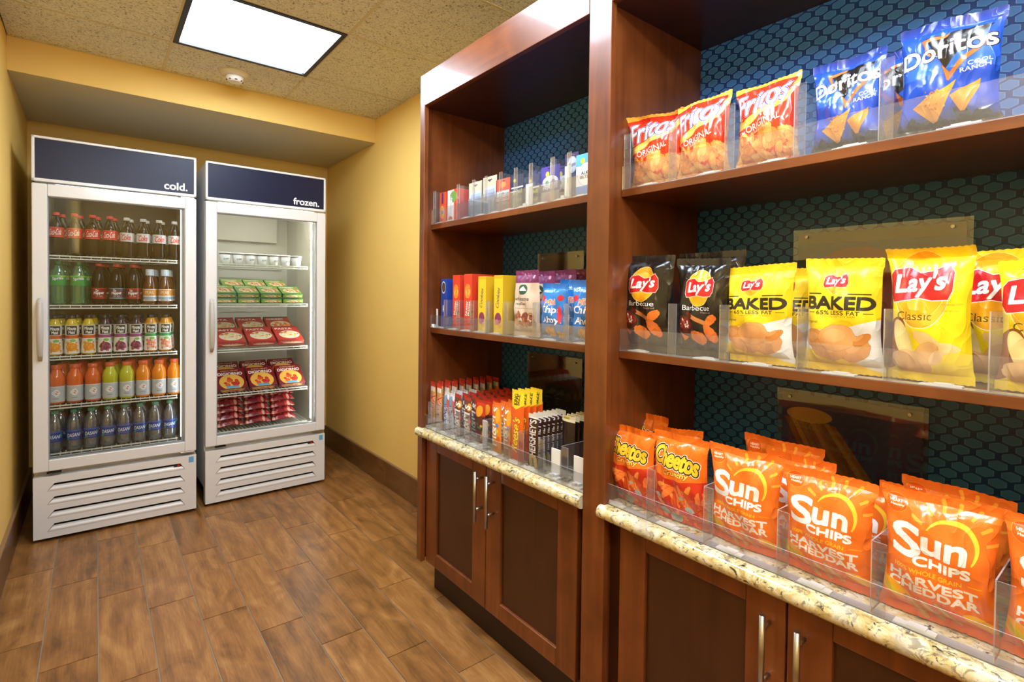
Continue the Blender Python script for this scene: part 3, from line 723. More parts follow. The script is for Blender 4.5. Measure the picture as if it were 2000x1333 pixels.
def art_nutter():
    A = Art(140, 380, 'D9432C'); A.ell(.5, .30, .36, .34, 'E08A2E', out=(('F0B050', 2),)); A.bits(8, (.3, .24, .7, .36), ['C86A20', 'F0B460'], .10, 3)
    A.text('Nutter', .36, .60, .72, .085, 'F6F2E4', -82, .0, 2, out=(('2A2A20', 2),)); A.text('Butter', .66, .60, .72, .085, 'F6F2E4', -82, 0, 2, out=(('2A2A20', 2),))
    A.ell(.8, .70, .12, .14, '5A8A50'); A.rect(0, .82, 1, 1, 'C8301E'); return A
def art_yellowbox():
    A = Art(140, 380, 'E8C22A'); A.text('Cookies', .45, .38, .95, .12, '6A3A1A', -80, .2, 2, out=(('F8E8A0', 2),)); A.ell(.5, .74, .36, .28, '8A3A5A'); A.ell(.35, .80, .2, .14, 'C86A8A'); A.ell(.7, .86, .22, .12, 'D8A040')
    A.rect(0, 0, 1, .05, 'D8A81C'); return A
def art_med(kind):
    if kind == 0:
        A = Art(160, 280, 'D8552A'); A.rect(.36, .02, .62, .35, '4A2A7A'); A.ell(.42, .62, .34, .34, 'EFA02A', out=(('F4E8D8', 3),)); A.text('Tide', .42, .62, .46, .13, '2A3A90', -8, .1, 3, out=(('F6F2EA', 3),))
    elif kind == 1:
        A = Art(160, 280, 'EDEAE2'); A.rect(.62, 0, 1, 1, 'D8482E'); A.ell(.55, .22, .30, .30, '6AA050', out=(('E8A030', 3),)); A.text('Boyer', .34, .52, 1.15, .17, 'E8E4DC', -84, 0, 4, out=(('3A50A0', 3),)); A.ell(.3, .88, .2, .14, 'E0703A')
    elif kind == 2:
        A = Art(160, 280, 'D4C6AA'); A.rect(.36, .07, .66, .10, '2A241C'); A.ell(.5, .10, .07, .05, '2A241C'); A.rect(.08, .25, .94, .95, 'C4D2E2'); A.rect(.15, .32, .85, .55, '9EB8DC'); A.rect(.1, .62, .92, .86, 'A8C0E0')
    elif kind == 3:
        A = Art(160, 280, 'DA5238'); A.rect(.36, .05, .66, .08, '7A2010'); A.ell(.5, .17, .22, .14, 'E88A2A'); A.rect(.06, .34, .94, .62, 'ECE6E0'); A.text('TYLENOL', .5, .54, .80, .075, 'D8402A', 0, 0, 3); A.ell(.5, .43, .10, .08, '4A4A40'); A.rect(.06, .66, .94, .92, 'C6B8B4'); A.ell(.5, .80, .25, .15, 'D88A80')
    elif kind == 4:
        A = Art(160, 280, '262A48'); A.rect(.36, .05, .66, .08, '0E1020'); A.ell(.3, .14, .10, .09, 'D8D23A'); A.rect(.04, .32, .96, .36, 'E8E8EC'); A.text('Advil', .5, .46, .72, .11, 'D8D83A', -4, 0, 3); A.rect(.1, .60, .9, .94, '6A7078'); A.text('Advil', .6, .68, .5, .06, 'C8C84A', 0, 0, 1)
    elif kind == 5:
        A = Art(200, 280, '4A3A9A'); A.rect(.36, .04, .66, .07, '1A1040'); A.ell(.35, .20, .10, .10, 'E0D04A'); A.ell(.5, .40, .42, .22, 'EDEDF0'); A.ell(.32, .41, .09, .08, '4A9A4A'); A.ell(.66, .40, .09, .08, '6A4AA0'); A.text('NyQuil', .5, .55, .74, .09, 'F2F2F4', 0, 0, 3, out=(('3A2A80', 2),)); A.rect(.04, .64, .96, .96, 'B8B4C8'); A.ell(.5, .8, .3, .16, 'D8A0A8')
    elif kind == 6:
        A = Art(160, 280, '3A2A5A'); A.ell(.55, .24, .34, .30, 'DCDCE4', out=(('8A7AB0', 2),)); A.text('Tums', .55, .24, .48, .08, '3A3A6A', -6, 0, 2); A.rect(0, .44, 1, .50, '5A4A8A'); A.rect(.1, .56, .9, .95, '4C4468')
    else:
        A = Art(200, 280, 'E6EDF2'); A.rect(0, 0, 1, .26, '5AB8D8'); A.ell(.3, .15, .10, .09, 'C8DC5A'); A.ell(.45, .46, .36, .36, 'F4F4F4', out=(('2A3A5A', 2),)); A.text('ALKA', .45, .43, .42, .07, '2A3A4A', 0, 0, 2); A.text('SELTZER', .45, .52, .54, .06, '2A3A4A', 0, 0, 2); A.rect(0, .72, 1, 1, '4A8AD0')
    return A
def art_bar(kind):
    A = Art(110, 360, {'gold': 'C89A5A', 'blue': 'C8CCD8', 'mm': '6A3A2C', 'mred': 'B8301C', 'pb': 'DC8A2C', 'reese': 'E8601E', 'hersh': '3A2018', 'dark': '241410'}[kind])
    if kind == 'gold':
        A.rect(0, 0, 1, .10, 'C8402E'); A.rect(.1, .10, .9, .20, 'E8DAD0'); A.text('TWIX', .5, .56, 2.0, .22, 'D04030', -82, .1, 4, out=(('F4E4D4', 4),))
    elif kind == 'blue':
        A.rect(0, 0, 1, .3, 'D8D8E0'); A.ell(.5, .22, .35, .5, '6A9AC0'); A.text('MOUNDS', .45, .62, 2.2, .20, '3A3A7A', -84, .1, 3, out=(('E8E8F0', 3),)); A.poly([(.6, .1), (1, .2), (1, .6), (.85, .4)], 'B85A5A')
    elif kind == 'mm':
        A.rect(0, 0, 1, .07, 'B8301C'); A.ell(.82, .22, .22, .3, 'E8A030', 10); A.text("M&M's", .36, .56, 2.5, .30, 'F0ECE4', -86, 0, 5, out=(('2A1812', 3),)); A.ell(.85, .55, .15, .16, 'C83A28'); A.ell(.8, .72, .12, .12, 'D8B030')
    elif kind == 'mred':
        A.rect(0, .35, 1, 1, '5A2A24'); A.ell(.5, .25, .32, .44, 'E89A2C', 20); A.bits(12, (.1, .45, .9, .95), ['C8A030', '3A7A4A', 'B83A2A', 'D86A2A'], .10, 6, .9)
    elif kind == 'pb':
        A.rect(0, 0, 1, .30, 'E8702A'); A.text("M&M's", .28, .48, 2.5, .24, 'F4EEE0', -88, 0, 4, out=(('4A2A1A', 3),)); A.ell(.72, .25, .20, .5, 'F0A83A'); A.ell(.70, .45, .14, .14, '5A7AC0'); A.ell(.72, .56, .12, .12, 'D8C82A'); A.ell(.8, .72, .14, .2, 'D85A28')
    elif kind == 'reese':
        A.poly([(0, 0), (1, 0), (1, .20), (.5, .27), (0, .22)], 'F0D030'); A.text('KING', .42, .13, .5, .07, '4A3A10', -90, 0, 2); A.text('SIZE', .62, .13, .5, .07, '4A3A10', -90, 0, 2)
        A.text("Reese's", .42, .62, 1.6, .17, 'F4D23A', -80, .1, 4, out=(('5A2A10', 3),)); A.rect(.74, .5, .8, .75, 'B8480E')
    elif kind == 'hersh':
        A.rect(0, 0, 1, .08, 'D8D2C4'); A.text("HERSHEY'S", .5, .44, 2.2, .20, 'D8D2CC', -90, .0, 3); A.poly([(.1, .80), (.5, .74), (.9, .80), (.9, 1), (.1, 1)], 'C8A860'); A.text('KING', .5, .90, .5, .06, '4A3018', -90, 0, 2)
    elif kind == 'dark':
        A.rect(0, 0, 1, .10, 'D8CCAC'); A.rect(.1, .02, .6, .06, 'A89A3A'); A.rect(.3, .10, .36, 1, '3A241C')
    return A
AM = {}
def amat(key, fn, *a, **k):
    if key not in AM: AM[key] = fn(*a).mat('print_'+key, **k)
    return AM[key]
# ------------------------------------------------------------------ pillow bags
def bag_meshes(W_, H_, T, seed, mat, nx=26, nz=30, seal=.016, tilt=0, wr=2.5, flare=.11, fold=0, curl=.006):
    rr = random.Random(seed); p = [rr.random()*6.28 for _ in range(12)]
    zs0, zs1 = seal, H_-seal
    def wave(u, v):
        top = curl*math.sin(2.2*u+p[0])+.35*curl*math.sin(6*u+p[1]); bot = .5*curl*math.sin(2.6*u+p[2])
        return top*v**3+bot*(1-v)**4
    def pt(u, v, side):
        s = math.sin(math.pi*min(max(v, 0), 1)); hw = W_/2*(1-flare*s**.5)
        hw *= 1+.012*math.sin(9*v+p[3]+(1 if u > 0 else 0))
        e = max(0, 1-abs(u)**2.6)**.62; th = s**.62
        d = 1.15*T/2*th*e
        at, ab = math.exp(-(1-v)/.16), math.exp(-v/.14)
        q = abs(math.sin(3.1*u+p[4]+2.2*(1-v)))**.7*.5+abs(math.sin(6.2*u+p[5]-3*(1-v)))*.32
        q2 = abs(math.sin(2.7*u+p[6]+2*v))**.7*.5+abs(math.sin(5.4*u+p[7]+3*v))*.3
        d += (q-.42)*.012*wr*at*min(1, s*4)*e+(q2-.4)*.010*wr*ab*min(1, s*4)*e
        d += .0028*wr*math.sin(7*u+5*v+p[8])*math.sin(6*v-3*u+p[9])*s*e
        side_w = math.exp(-(1-abs(u))/.16)*s; d += .0032*wr*math.sin(20*v+p[10]+(2 if u > 0 else 0))*side_w*e
        z = zs0+(zs1-zs0)*v
        z += tilt*u*v*v-.010*(1-abs(u)**2)*th*0
        return (u*hw, side*d+wave(u, v), z)
    body = MB()
    for side in (-1, 1):
        vs = [pt(-1+2*i/nx, j/nz, side) for j in range(nz+1) for i in range(nx+1)]
        fs, uv = [], []
        for j in range(nz):
            for i in range(nx):
                a = j*(nx+1)+i; f = (a, a+1, a+nx+2, a+nx+1); u0, u1 = i/nx, (i+1)/nx
                v0 = (zs0+(zs1-zs0)*j/nz)/H_; v1 = (zs0+(zs1-zs0)*(j+1)/nz)/H_
                q = [(u0, v0), (u1, v0), (u1, v1), (u0, v1)]
                if side > 0: f = f[::-1]; q = q[::-1]
                fs.append(f); uv.append(q)
        body.add(vs, fs, 0, uv, True)
    def strip(top):
        b = MB(); n = nx; v = 1 if top else 0; rows = [0, .5, 1]; vs = []
        for k in rows:
            for i in range(n+1):
                u = -1+2*i/n; x, y, z = pt(u, v, -1)
                zz = z+(seal*k if top else -seal*k)
                if k == 1: zz += .0016*(i % 2)
                yy = y+(-fold*k*k*seal if top else 0)
                vs.append((x*(1+.006*k), yy+.0006*math.sin(i*1.7), zz))
        fs, uv = [], []
        for j in range(2):
            for i in range(n):
                a = j*(n+1)+i; f = (a, a+1, a+n+2, a+n+1); q = []
                for (ii, jj) in ((i, j), (i+1, j), (i+1, j+1), (i, j+1)):
                    zz = (zs1+seal*rows[jj]) if top else (zs0-seal*rows[jj]); q.append((ii/n, min(.998, max(.002, zz/H_))))
                fs.append(f if top else f[::-1]); uv.append(q if top else q[::-1])
        b.add(vs, fs, 0, uv, True); return b
    return body.mesh('bag_body', mat), strip(True).mesh('bag_seal', mat), strip(False).mesh('bag_seal', mat)
def put(me, name, parent):
    o = bpy.data.objects.new(name, me); COL.objects.link(o); o.parent = parent; return o
def bag(label, name, mat, y1, y0, z0, z1, X, Xm=None, T=.045, seed=0, lean=0, yaw=0, roll=0, group=None, cat='snack bag', fridge=None, **k):
    """y1,y0 = left,right edge seen from the aisle, measured in the plane x=Xm; X = where the bag's centre plane stands"""
    s = X/(Xm or X); y1 *= s; y0 *= s; z1 = H_CAM+(z1-H_CAM)*s
    Wd, Hh = y1-y0, (z1-z0)/max(.6, math.cos(lean))
    t = thing(name, label, cat, (X, (y0+y1)/2, z0+.001), (0, 0, 0), group)
    t.rotation_euler = Euler((-lean, roll, R(-90)+yaw), 'XYZ')
    a, b, c = bag_meshes(Wd, Hh, T, seed, mat, **k)
    put(a, 'pouch', t); put(b, 'top_seal', t); put(c, 'bottom_seal', t)
    return t
BK = dict(rough=.22, bump=.7, coat=.4)
mF = amat('corn', art_fritos, **BK); mD = amat('tortilla', art_doritos, **BK); mB = amat('barbecue', art_bbq, **BK)
mK = amat('baked', art_baked, rough=.36, bump=.5); mC = amat('classic', art_classic, rough=.28, bump=.5, coat=.2); mH = amat('puffs', art_cheetos, **BK); mS = amat('wholegrain', art_sun, rough=.24, bump=.7, coat=.35)
ZU, ZM, ZB_ = 1.5365, 1.0965, .6865
gU, gM, gB = 'chip bags on the upper shelf', 'chip bags on the middle shelf', 'snack bags on the granite counter'
bag('red corn chip bag standing nearest the upright at the left end of the upper shelf', 'corn_chip_bag', mF, .945, .778, ZU, 1.722, 1.168, 1.15, .05, 1, .0, .05, 0, gU, tilt=-.004, wr=2.4, curl=.014, fold=.6)
bag('red corn chip bag in the middle of the three on the upper shelf', 'corn_chip_bag', mF, .796, .655, ZU, 1.722, 1.168, 1.15, .05, 2, .0, .0, 0, gU, tilt=.007)
bag('red corn chip bag beside the blue tortilla chip bags on the upper shelf', 'corn_chip_bag', mF, .640, .498, ZU, 1.718, 1.168, 1.15, .05, 3, .0, 0, 0, gU, tilt=.003)
bag('blue tortilla chip bag next to the red corn chip bags', 'tortilla_chip_bag', mD, .476, .345, ZU, 1.717, 1.168, 1.15, .05, 4, .0, .0, 0, gU, tilt=.000)
bag('blue tortilla chip bag half hidden behind the other two, its bare top showing', 'tortilla_chip_bag', mD, .43, .275, ZU, 1.742, 1.26, 1.26, .045, 5, .0, .05, 0, gU)
bag('large blue tortilla chip bag leaning at the right of the upper shelf', 'tortilla_chip_bag', mD, .330, .182, ZU, 1.728, 1.168, 1.15, .052, 6, .0, 0, R(1), gU, tilt=-.003)
bag('black barbecue chip bag nearest the upright on the middle shelf', 'potato_chip_bag', mB, .972, .795, ZM, 1.353, 1.172, 1.15, .05, 7, 0, 0, 0, gM, tilt=-.003)
bag('black barbecue chip bag beside the yellow baked chips', 'potato_chip_bag', mB, .790, .645, ZM, 1.338, 1.172, 1.15, .05, 8, 0, 0, 0, gM, tilt=-.002)
bag('black barbecue chip bag behind the front two, only its silvery top edge visible', 'potato_chip_bag', mB, .86, .66, ZM, 1.362, 1.25, 1.25, .045, 9, 0, -.05, 0, gM)
bag('yellow baked chip bag beside the black barbecue bags', 'baked_chip_bag', mK, .660, .499, ZM, 1.316, 1.170, 1.15, .05, 10, 0, 0, 0, gM, tilt=.004)
bag('yellow baked chip bag tucked behind the left one', 'baked_chip_bag', mK, .62, .480, ZM, 1.312, 1.245, 1.245, .045, 11, 0, 0, 0, gM)
bag('yellow baked chip bag beside the big classic bag', 'baked_chip_bag', mK, .484, .337, ZM, 1.324, 1.170, 1.15, .05, 12, 0, 0, 0, gM, tilt=-.003, curl=.011)
bag('big yellow classic chip bag standing whole on the middle shelf', 'potato_chip_bag', mC, .334, .208, ZM, 1.336, 1.172, 1.15, .052, 13, 0, 0, 0, gM, curl=.012, fold=.8)
bag('yellow classic chip bag leaning behind the big classic bag', 'potato_chip_bag', mC, .265, .125, ZM, 1.335, 1.245, 1.245, .045, 14, 0, 0, R(2), gM, tilt=.006)
bag('yellow classic chip bag cut by the right edge of the photo', 'potato_chip_bag', mC, .183, .040, ZM, 1.312, 1.172, 1.15, .05, 15, 0, 0, 0, gM, tilt=.004)
bag('orange cheese puff bag nearest the upright on the granite counter', 'cheese_puff_bag', mH, .975, .815, ZB_, .896, 1.128, 1.11, .05, 16, 0, 0, 0, gB, tilt=.002)
bag('orange cheese puff bag beside the whole grain chips', 'cheese_puff_bag', mH, .826, .665, ZB_, .908, 1.128, 1.11, .05, 17, 0, 0, 0, gB, tilt=.002)
bag('orange cheese puff bag behind, poking up between the front two', 'cheese_puff_bag', mH, .99, .875, ZB_, .905, 1.245, 1.245, .04, 18, 0, 0, 0, gB)
bag('orange cheese puff bag in the second row with a crumpled right shoulder', 'cheese_puff_bag', mH, .90, .755, ZB_, .892, 1.215, 1.215, .045, 19, 0, .1, 0, gB, tilt=.006)
bag('orange whole grain chip bag beside the cheese puffs on the granite counter', 'whole_grain_chip_bag', mS, .664, .500, ZB_, .912, 1.130, 1.11, .055, 20, 0, 0, 0, gB, tilt=-.002, curl=.010)
bag('orange whole grain chip bag in the middle of the front row', 'whole_grain_chip_bag', mS, .498, .330, ZB_, .905, 1.130, 1.11, .055, 21, 0, 0, 0, gB, tilt=.001, wr=2.1)
bag('orange whole grain chip bag largest in the foreground', 'whole_grain_chip_bag', mS, .324, .160, ZB_, .915, 1.130, 1.11, .058, 22, 0, 0, 0, gB, tilt=.001)
bag('orange whole grain chip bag cut by the right edge of the photo', 'whole_grain_chip_bag', mS, .160, .0, ZB_, .918, 1.130, 1.11, .055, 23, 0, 0, 0, gB)
for i, (ya, yb, z, X, ti, se) in enumerate(((.660, .475, .912, 1.25, .0, 24), (.575, .43, .900, 1.20, .003, 25), (.47, .315, .872, 1.21, 0, 26), (.362, .195, .885, 1.215, .0, 27), (.335, .165, .893, 1.26, -.004, 28))):
    bag(['orange whole grain chip bag standing tallest at the back, left of the ridged chip poster', 'orange whole grain chip bag showing its side between the two left front bags',
         'orange whole grain chip bag squeezed behind the middle front bag', 'orange whole grain chip bag right behind the largest front bag', 'orange whole grain chip bag rearmost behind the largest front bag'][i],
        'whole_grain_chip_bag', mS, ya, yb, ZB_, z, X, X, .04, se, 0, 0, 0, gB, tilt=ti)
# ------------------------------------------------------------------ cartons, hang packs and candy bars in the left unit
def front_rot(yaw=0): return (0, 0, R(-90)+yaw)
def carton(label, name, mat, side, y1, y0, z0, z1, X, dep, group, parts=True, cat='box', yaw=0):
    """front face printed (-Y local), sides plain; X is the plane of its front"""
    Wd, Hh = y1-y0, z1-z0
    t = thing(name, label, cat, (X, (y0+y1)/2, z0+.0008), front_rot(yaw), group)
    MB().box(-Wd/2, 0, 0, Wd/2, dep, Hh-.0012, 0, [1, 1, 0, 1, 1, 1]).obj('carton', [mat, side], t, bevel=.0012)
    MB().box(-Wd/2+.001, .001, Hh-.0012, Wd/2-.001, dep-.001, Hh).obj('top_flap', side, t)
    return t
def hangpack(label, name, mat, backm, y1, y0, z0, z1, X, group, blister=True):
    Wd, Hh = y1-y0, z1-z0
    t = thing(name, label, 'medicine pack', (X, (y0+y1)/2, z0+.0008), front_rot(), group)
    MB().box(-Wd/2, .012, 0, Wd/2, .0135, Hh, 0, [1, 1, 0, 1, 1, 1]).obj('card', [mat, backm], t)
    if blister:
        b = MB(); w, h = Wd*.42, Hh*.30
        b.add([(-w, .0115, .006), (w, .0115, .006), (w, .0115, 2*h), (-w, .0115, 2*h), (-w*.85, 0, .012), (w*.85, 0, .012), (w*.85, 0, 2*h-.008), (-w*.85, 0, 2*h-.008)],
              [(4, 5, 6, 7), (0, 1, 5, 4), (1, 2, 6, 5), (2, 3, 7, 6), (3, 0, 4, 7)])
        b.obj('blister', clearmat('blister_plastic', (.93, .95, 1), .3, .12), t, bevel=.002)
    return t
ZLU, ZLM, ZLC = 1.5385, 1.1015, .6865
gm = 'medicine packs on the upper left shelf'
P = lambda k, kind: amat(k, art_med, kind, rough=.4)
red, grey, navy, purple, cyan = plain('carton_red', 'C8402A', .45), plain('card_grey', 'B8AE9A', .5), plain('card_navy', '1E2444', .4), plain('card_purple', '3C2E8A', .4), plain('card_cyan', '6AA8C8', .4)
carton('small orange detergent box at the far left end of the upper shelf', 'detergent_box', P('m0', 0), red, 1.968, 1.917, ZLU, 1.672, 1.142, .10, gm)
carton('white and red upright carton with large sideways lettering beside the orange box', 'dryer_sheet_box', P('m1', 1), red, 1.903, 1.822, ZLU, 1.673, 1.142, .11, gm)
hangpack('beige-topped hang pack with pale blue body beside the white and red carton', 'hanging_pack', P('m2', 2), grey, 1.772, 1.682, ZLU, 1.684, 1.150, gm)
hangpack('beige-topped hang pack with pale blue body beside the red and white card', 'hanging_pack', P('m2', 2), grey, 1.674, 1.586, ZLU, 1.690, 1.150, gm)
hangpack('red and white pain relief card with a clear blister', 'medicine_card', P('m3', 3), red, 1.590, 1.505, ZLU, 1.668, 1.150, gm)
hangpack('navy card with yellow lettering and a clear blister', 'medicine_card', P('m4', 4), navy, 1.500, 1.428, ZLU, 1.668, 1.150, gm)
hangpack('navy card behind the navy and yellow one, only its dark edge visible', 'medicine_card', P('m4', 4), navy, 1.455, 1.385, ZLU, 1.664, 1.185, gm, False)
hangpack('purple cold remedy card with white lettering', 'medicine_card', P('m5', 5), purple, 1.336, 1.245, ZLU, 1.668, 1.150, gm)
hangpack('purple card standing behind the purple cold remedy card', 'medicine_card', P('m5', 5), purple, 1.318, 1.222, ZLU, 1.672, 1.190, gm, False)
hangpack('dark violet antacid card with a pale round emblem', 'medicine_card', P('m6', 6), purple, 1.222, 1.162, ZLU, 1.690, 1.150, gm, False)
carton('white and cyan carton with a round emblem next to the wooden upright', 'medicine_box', P('m7', 7), cyan, 1.156, 1.062, ZLU, 1.672, 1.146, .06, gm)
gc = 'cookie boxes on the middle left shelf'
mo, mn, my = amat('sandwich', art_oreo, rough=.35), amat('peanut_cookie', art_nutter, rough=.35), amat('yellow_cookie', art_yellowbox, rough=.35)
blue, redb, yel = plain('carton_blue', '2440A0', .4), plain('carton_redorange', 'CC3C26', .4), plain('carton_yellow', 'D9B022', .4)
carton('slim blue sandwich cookie box at the far left', 'cookie_box', mo, blue, 1.945, 1.903, ZLM, 1.308, 1.140, .12, gc)
carton('slim red peanut cookie box beside the blue one', 'cookie_box', mn, redb, 1.852, 1.800, ZLM, 1.322, 1.140, .16, gc)
carton('slim red peanut cookie box beside the yellow ones', 'cookie_box', mn, redb, 1.768, 1.712, ZLM, 1.324, 1.140, .16, gc)
carton('slim yellow cookie box next to the red boxes', 'cookie_box', my, yel, 1.668, 1.618, ZLM, 1.313, 1.140, .17, gc)
carton('slim yellow cookie box next to the tan nut pouch', 'cookie_box', my, yel, 1.566, 1.512, ZLM, 1.315, 1.140, .17, gc)
mm, mcook = amat('nut_pouch', art_medley, rough=.5, bump=.2), amat('mini_cookies', art_cookie, rough=.25, bump=.3, coat=.3)
for i, (x, a, b, z) in enumerate(((1.158, 1.453, 1.318, 1.328), (1.20, 1.425, 1.30, 1.326), (1.25, 1.40, 1.25, 1.330), (1.31, 1.36, 1.21, 1.335))):
    bag(['tan nut mix pouch with a plum coloured top at the front', 'tan and plum nut mix pouch directly behind the front one', 'tan and plum nut mix pouch third from the front', 'tan and plum nut mix pouch at the very back'][i],
        'nut_mix_pouch', mm, a, b, ZLM, z, x, 1.15 if i == 0 else x, .032, 40+i, nx=18, nz=20, group='nut mix pouches in a row', flare=.02)
for i, (x, a, b, z) in enumerate(((1.162, 1.314, 1.180, 1.282), (1.162, 1.165, 1.035, 1.288), (1.215, 1.29, 1.14, 1.295), (1.225, 1.16, 1.03, 1.300))):
    bag(['small blue chocolate chip cookie bag beside the nut pouches', 'small blue chocolate chip cookie bag against the wooden upright', 'small blue cookie bag behind the left front one', 'small blue cookie bag behind, next to the wooden upright'][i],
        'cookie_bag', mcook, a, b, ZLM, z, x, 1.15 if i < 2 else x, .04, 50+i, nx=20, nz=22, group='blue mini cookie bags', tilt=.004 if i % 2 else -.002)
gcb = 'candy bars on the left granite counter'
_bar = {}
def bars(kind, what, w, h, T, y1, xs_, zoff=0, dy=0):
    mt = amat('bar_'+kind, art_bar, kind, rough=.3, coat=.2)
    for i, x in enumerate(xs_):
        k = (kind, i % 2)
        if k not in _bar: _bar[k] = bag_meshes(w, h, T, 60+len(_bar), mt, nx=8, nz=12, seal=.009, flare=.01, wr=.35, curl=.002)
        pos = what[1] if len(what) > 1 else ''
        lab = what[0]+(', at the front' if i == 0 else ', %s from front' % ORD[i])+pos
        t = thing('candy_bar', lab, 'candy bar', (x, y1-w/2+dy*i, ZLC+.001+zoff), Euler((0, 0, R(-90)+.04*math.sin(i*2.1+y1*9)), 'XYZ'), gcb)
        for me, nm in zip(_bar[k], ('wrapper', 'top_seal', 'bottom_seal')): put(me, nm, t)
st = lambda x0, n, d: [x0+d*i for i in range(n)]
bars('gold', ('gold candy bar with red sideways letters', ', leftmost lane'), .044, .186, .016, 1.974, st(1.112, 9, .036))
bars('gold', ('gold candy bar with red sideways letters', ', second lane'), .044, .188, .016, 1.922, st(1.112, 9, .036))
bars('blue', ('pale blue and white coconut bar', ', lane beside gold bars'), .036, .160, .014, 1.862, st(1.112, 5, .030))
bars('blue', ('pale blue and white coconut bar', ', lane beside brown packs'), .036, .158, .014, 1.822, st(1.112, 5, .030))
bars('mm', ('brown candy pack with white letters', ', left of two lanes'), .052, .164, .016, 1.782, st(1.112, 8, .034))
bars('mm', ('brown candy pack with white letters', ', right of two lanes'), .056, .166, .016, 1.716, st(1.112, 8, .034))
bars('mred', ('red candy pack with mixed sweets', ', lane beside white paddle'), .060, .162, .016, 1.650, st(1.124, 8, .034))
bars('pb', ('yellow-orange peanut butter candy pack', ', left lane'), .050, .176, .016, 1.520, st(1.108, 5, .034))
bars('pb', ('yellow-orange peanut butter candy pack', ', right lane'), .044, .176, .016, 1.462, st(1.116, 5, .034))
bars('reese', ('tall orange peanut cup bar with yellow top', ''), .062, .238, .016, 1.406, st(1.106, 4, .024), 0, -.004)
bars('hersh', ('dark brown chocolate bar with silver letters', ''), .048, .172, .012, 1.316, st(1.106, 7, .020))
bars('dark', ('dark chocolate bar with gold end', ', lane beside empty pusher'), .058, .176, .012, 1.224, st(1.168, 6, .020))
# ------------------------------------------------------------------ clear shelf organisers
def organiser(label, X, y0, y1, z, lip, div_h, ys, feet, depth=.34, paddles=(), walls=.022):
    t = thing('shelf_organizer', label, 'shelf organizer', (0, 0, 0), (0, 0, 0), 'clear acrylic shelf organizers')
    e = .0022
    def sheet(nm, b, thin):
        mis = [1]*6
        for i in ((2, 4) if thin == 'y' else (3, 5)): mis[i] = 0
        return MB().box(*b, 0, mis).obj(nm, [M_ACR, M_ACRE], t)
    sheet('front_lip', (X, y0, z, X+e, y1, z+lip), 'x')
    MB().box(X+e, y0, z, X+.026, y1, z+.0012).obj('base_rail', M_ACRE, t)
    for y in ys:
        sheet('divider', (X+.006, y, z+.0015, X+.006+depth, y+e, z+div_h), 'y')
        sheet('divider_flange', (X+.004, y-walls, z+.0015, X+.0058, y-.0002, z+div_h), 'x')
    for y in feet:
        b = MB(); x = X+.0035
        for k, (a, c, h) in enumerate(((-.030, -.016, .0045), (-.016, .010, .0062), (.010, .020, .0045), (.020, .030, .0034))): b.box(x+.0005*k, y+a, z+.0013, x+.016+.003*(k % 2), y+c, z+h)
        b.obj('pusher_foot', M_WHITE2, t)
    for (y, x, w, h) in paddles:
        b = MB(); b.box(x, y-w/2, z+.012, x+.004, y+w/2, z+h).box(x-.022, y-w/2-.006, z+.0013, x+.014, y+w/2+.006, z+.006).box(x-.012, y-w*.32, z+.006, x+.006, y+w*.32, z+.013)
        b.cyl((x-.016, y, z+.006), (x-.016, y, z+.016), .008)
        b.obj('pusher_paddle', M_WHITE2, t, bevel=.0012)
    return t
YD = [.812, .650, .494, .343, .196]
organiser('clear organizer along the upper right shelf, holding red and blue chip bags', 1.1235, .0, .954, 1.5365, .064, .150, [.953]+[.808, .656, .502, .350], [.875, .700, .548, .40, .235])
organiser('clear organizer along the middle right shelf, holding black and yellow chip bags', 1.1235, .0, .954, 1.0965, .060, .132, [.800, .660, .486, .333, .186], [.90, .70, .575, .41, .25, .085])
organiser('clear organizer on the wide granite counter, holding the orange bags', 1.072, .0, .954, .6865, .056, .130, [.818, .660, .494, .328, .162], [.925, .76, .60, .425, .265, .085])
organiser('clear organizer along the upper left shelf, holding medicine packs', 1.112, 1.027, 1.980, 1.5385, .062, .140, [1.975, 1.79, 1.68, 1.60, 1.51, 1.425, 1.345, 1.24, 1.165], [1.93, 1.85, 1.73, 1.63, 1.54, 1.46, 1.385, 1.29, 1.20, 1.11], .30, ((1.385, 1.15, .035, .085), (1.195, 1.146, .022, .11)), .018)
organiser('clear organizer along the middle left shelf, holding cookie boxes', 1.112, 1.027, 1.980, 1.1015, .054, .120, [1.88, 1.785, 1.685, 1.585, 1.475, 1.318, 1.170], [1.93, 1.82, 1.73, 1.64, 1.54, 1.385, 1.25, 1.10], .30, ((1.962, 1.13, .012, .08),), .022)
organiser('clear organizer on the narrower granite counter, holding the candy bars', 1.072, 1.028, 1.980, .6865, .056, .112, [1.930, 1.866, 1.782, 1.718, 1.652, 1.535, 1.412, 1.335, 1.235, 1.130], [1.95, 1.90, 1.84, 1.80, 1.75, 1.68, 1.62, 1.49, 1.37, 1.29], .36, ((1.566, 1.105, .026, .10), (1.180, 1.10, .040, .088), (1.082, 1.10, .040, .088)), .028)
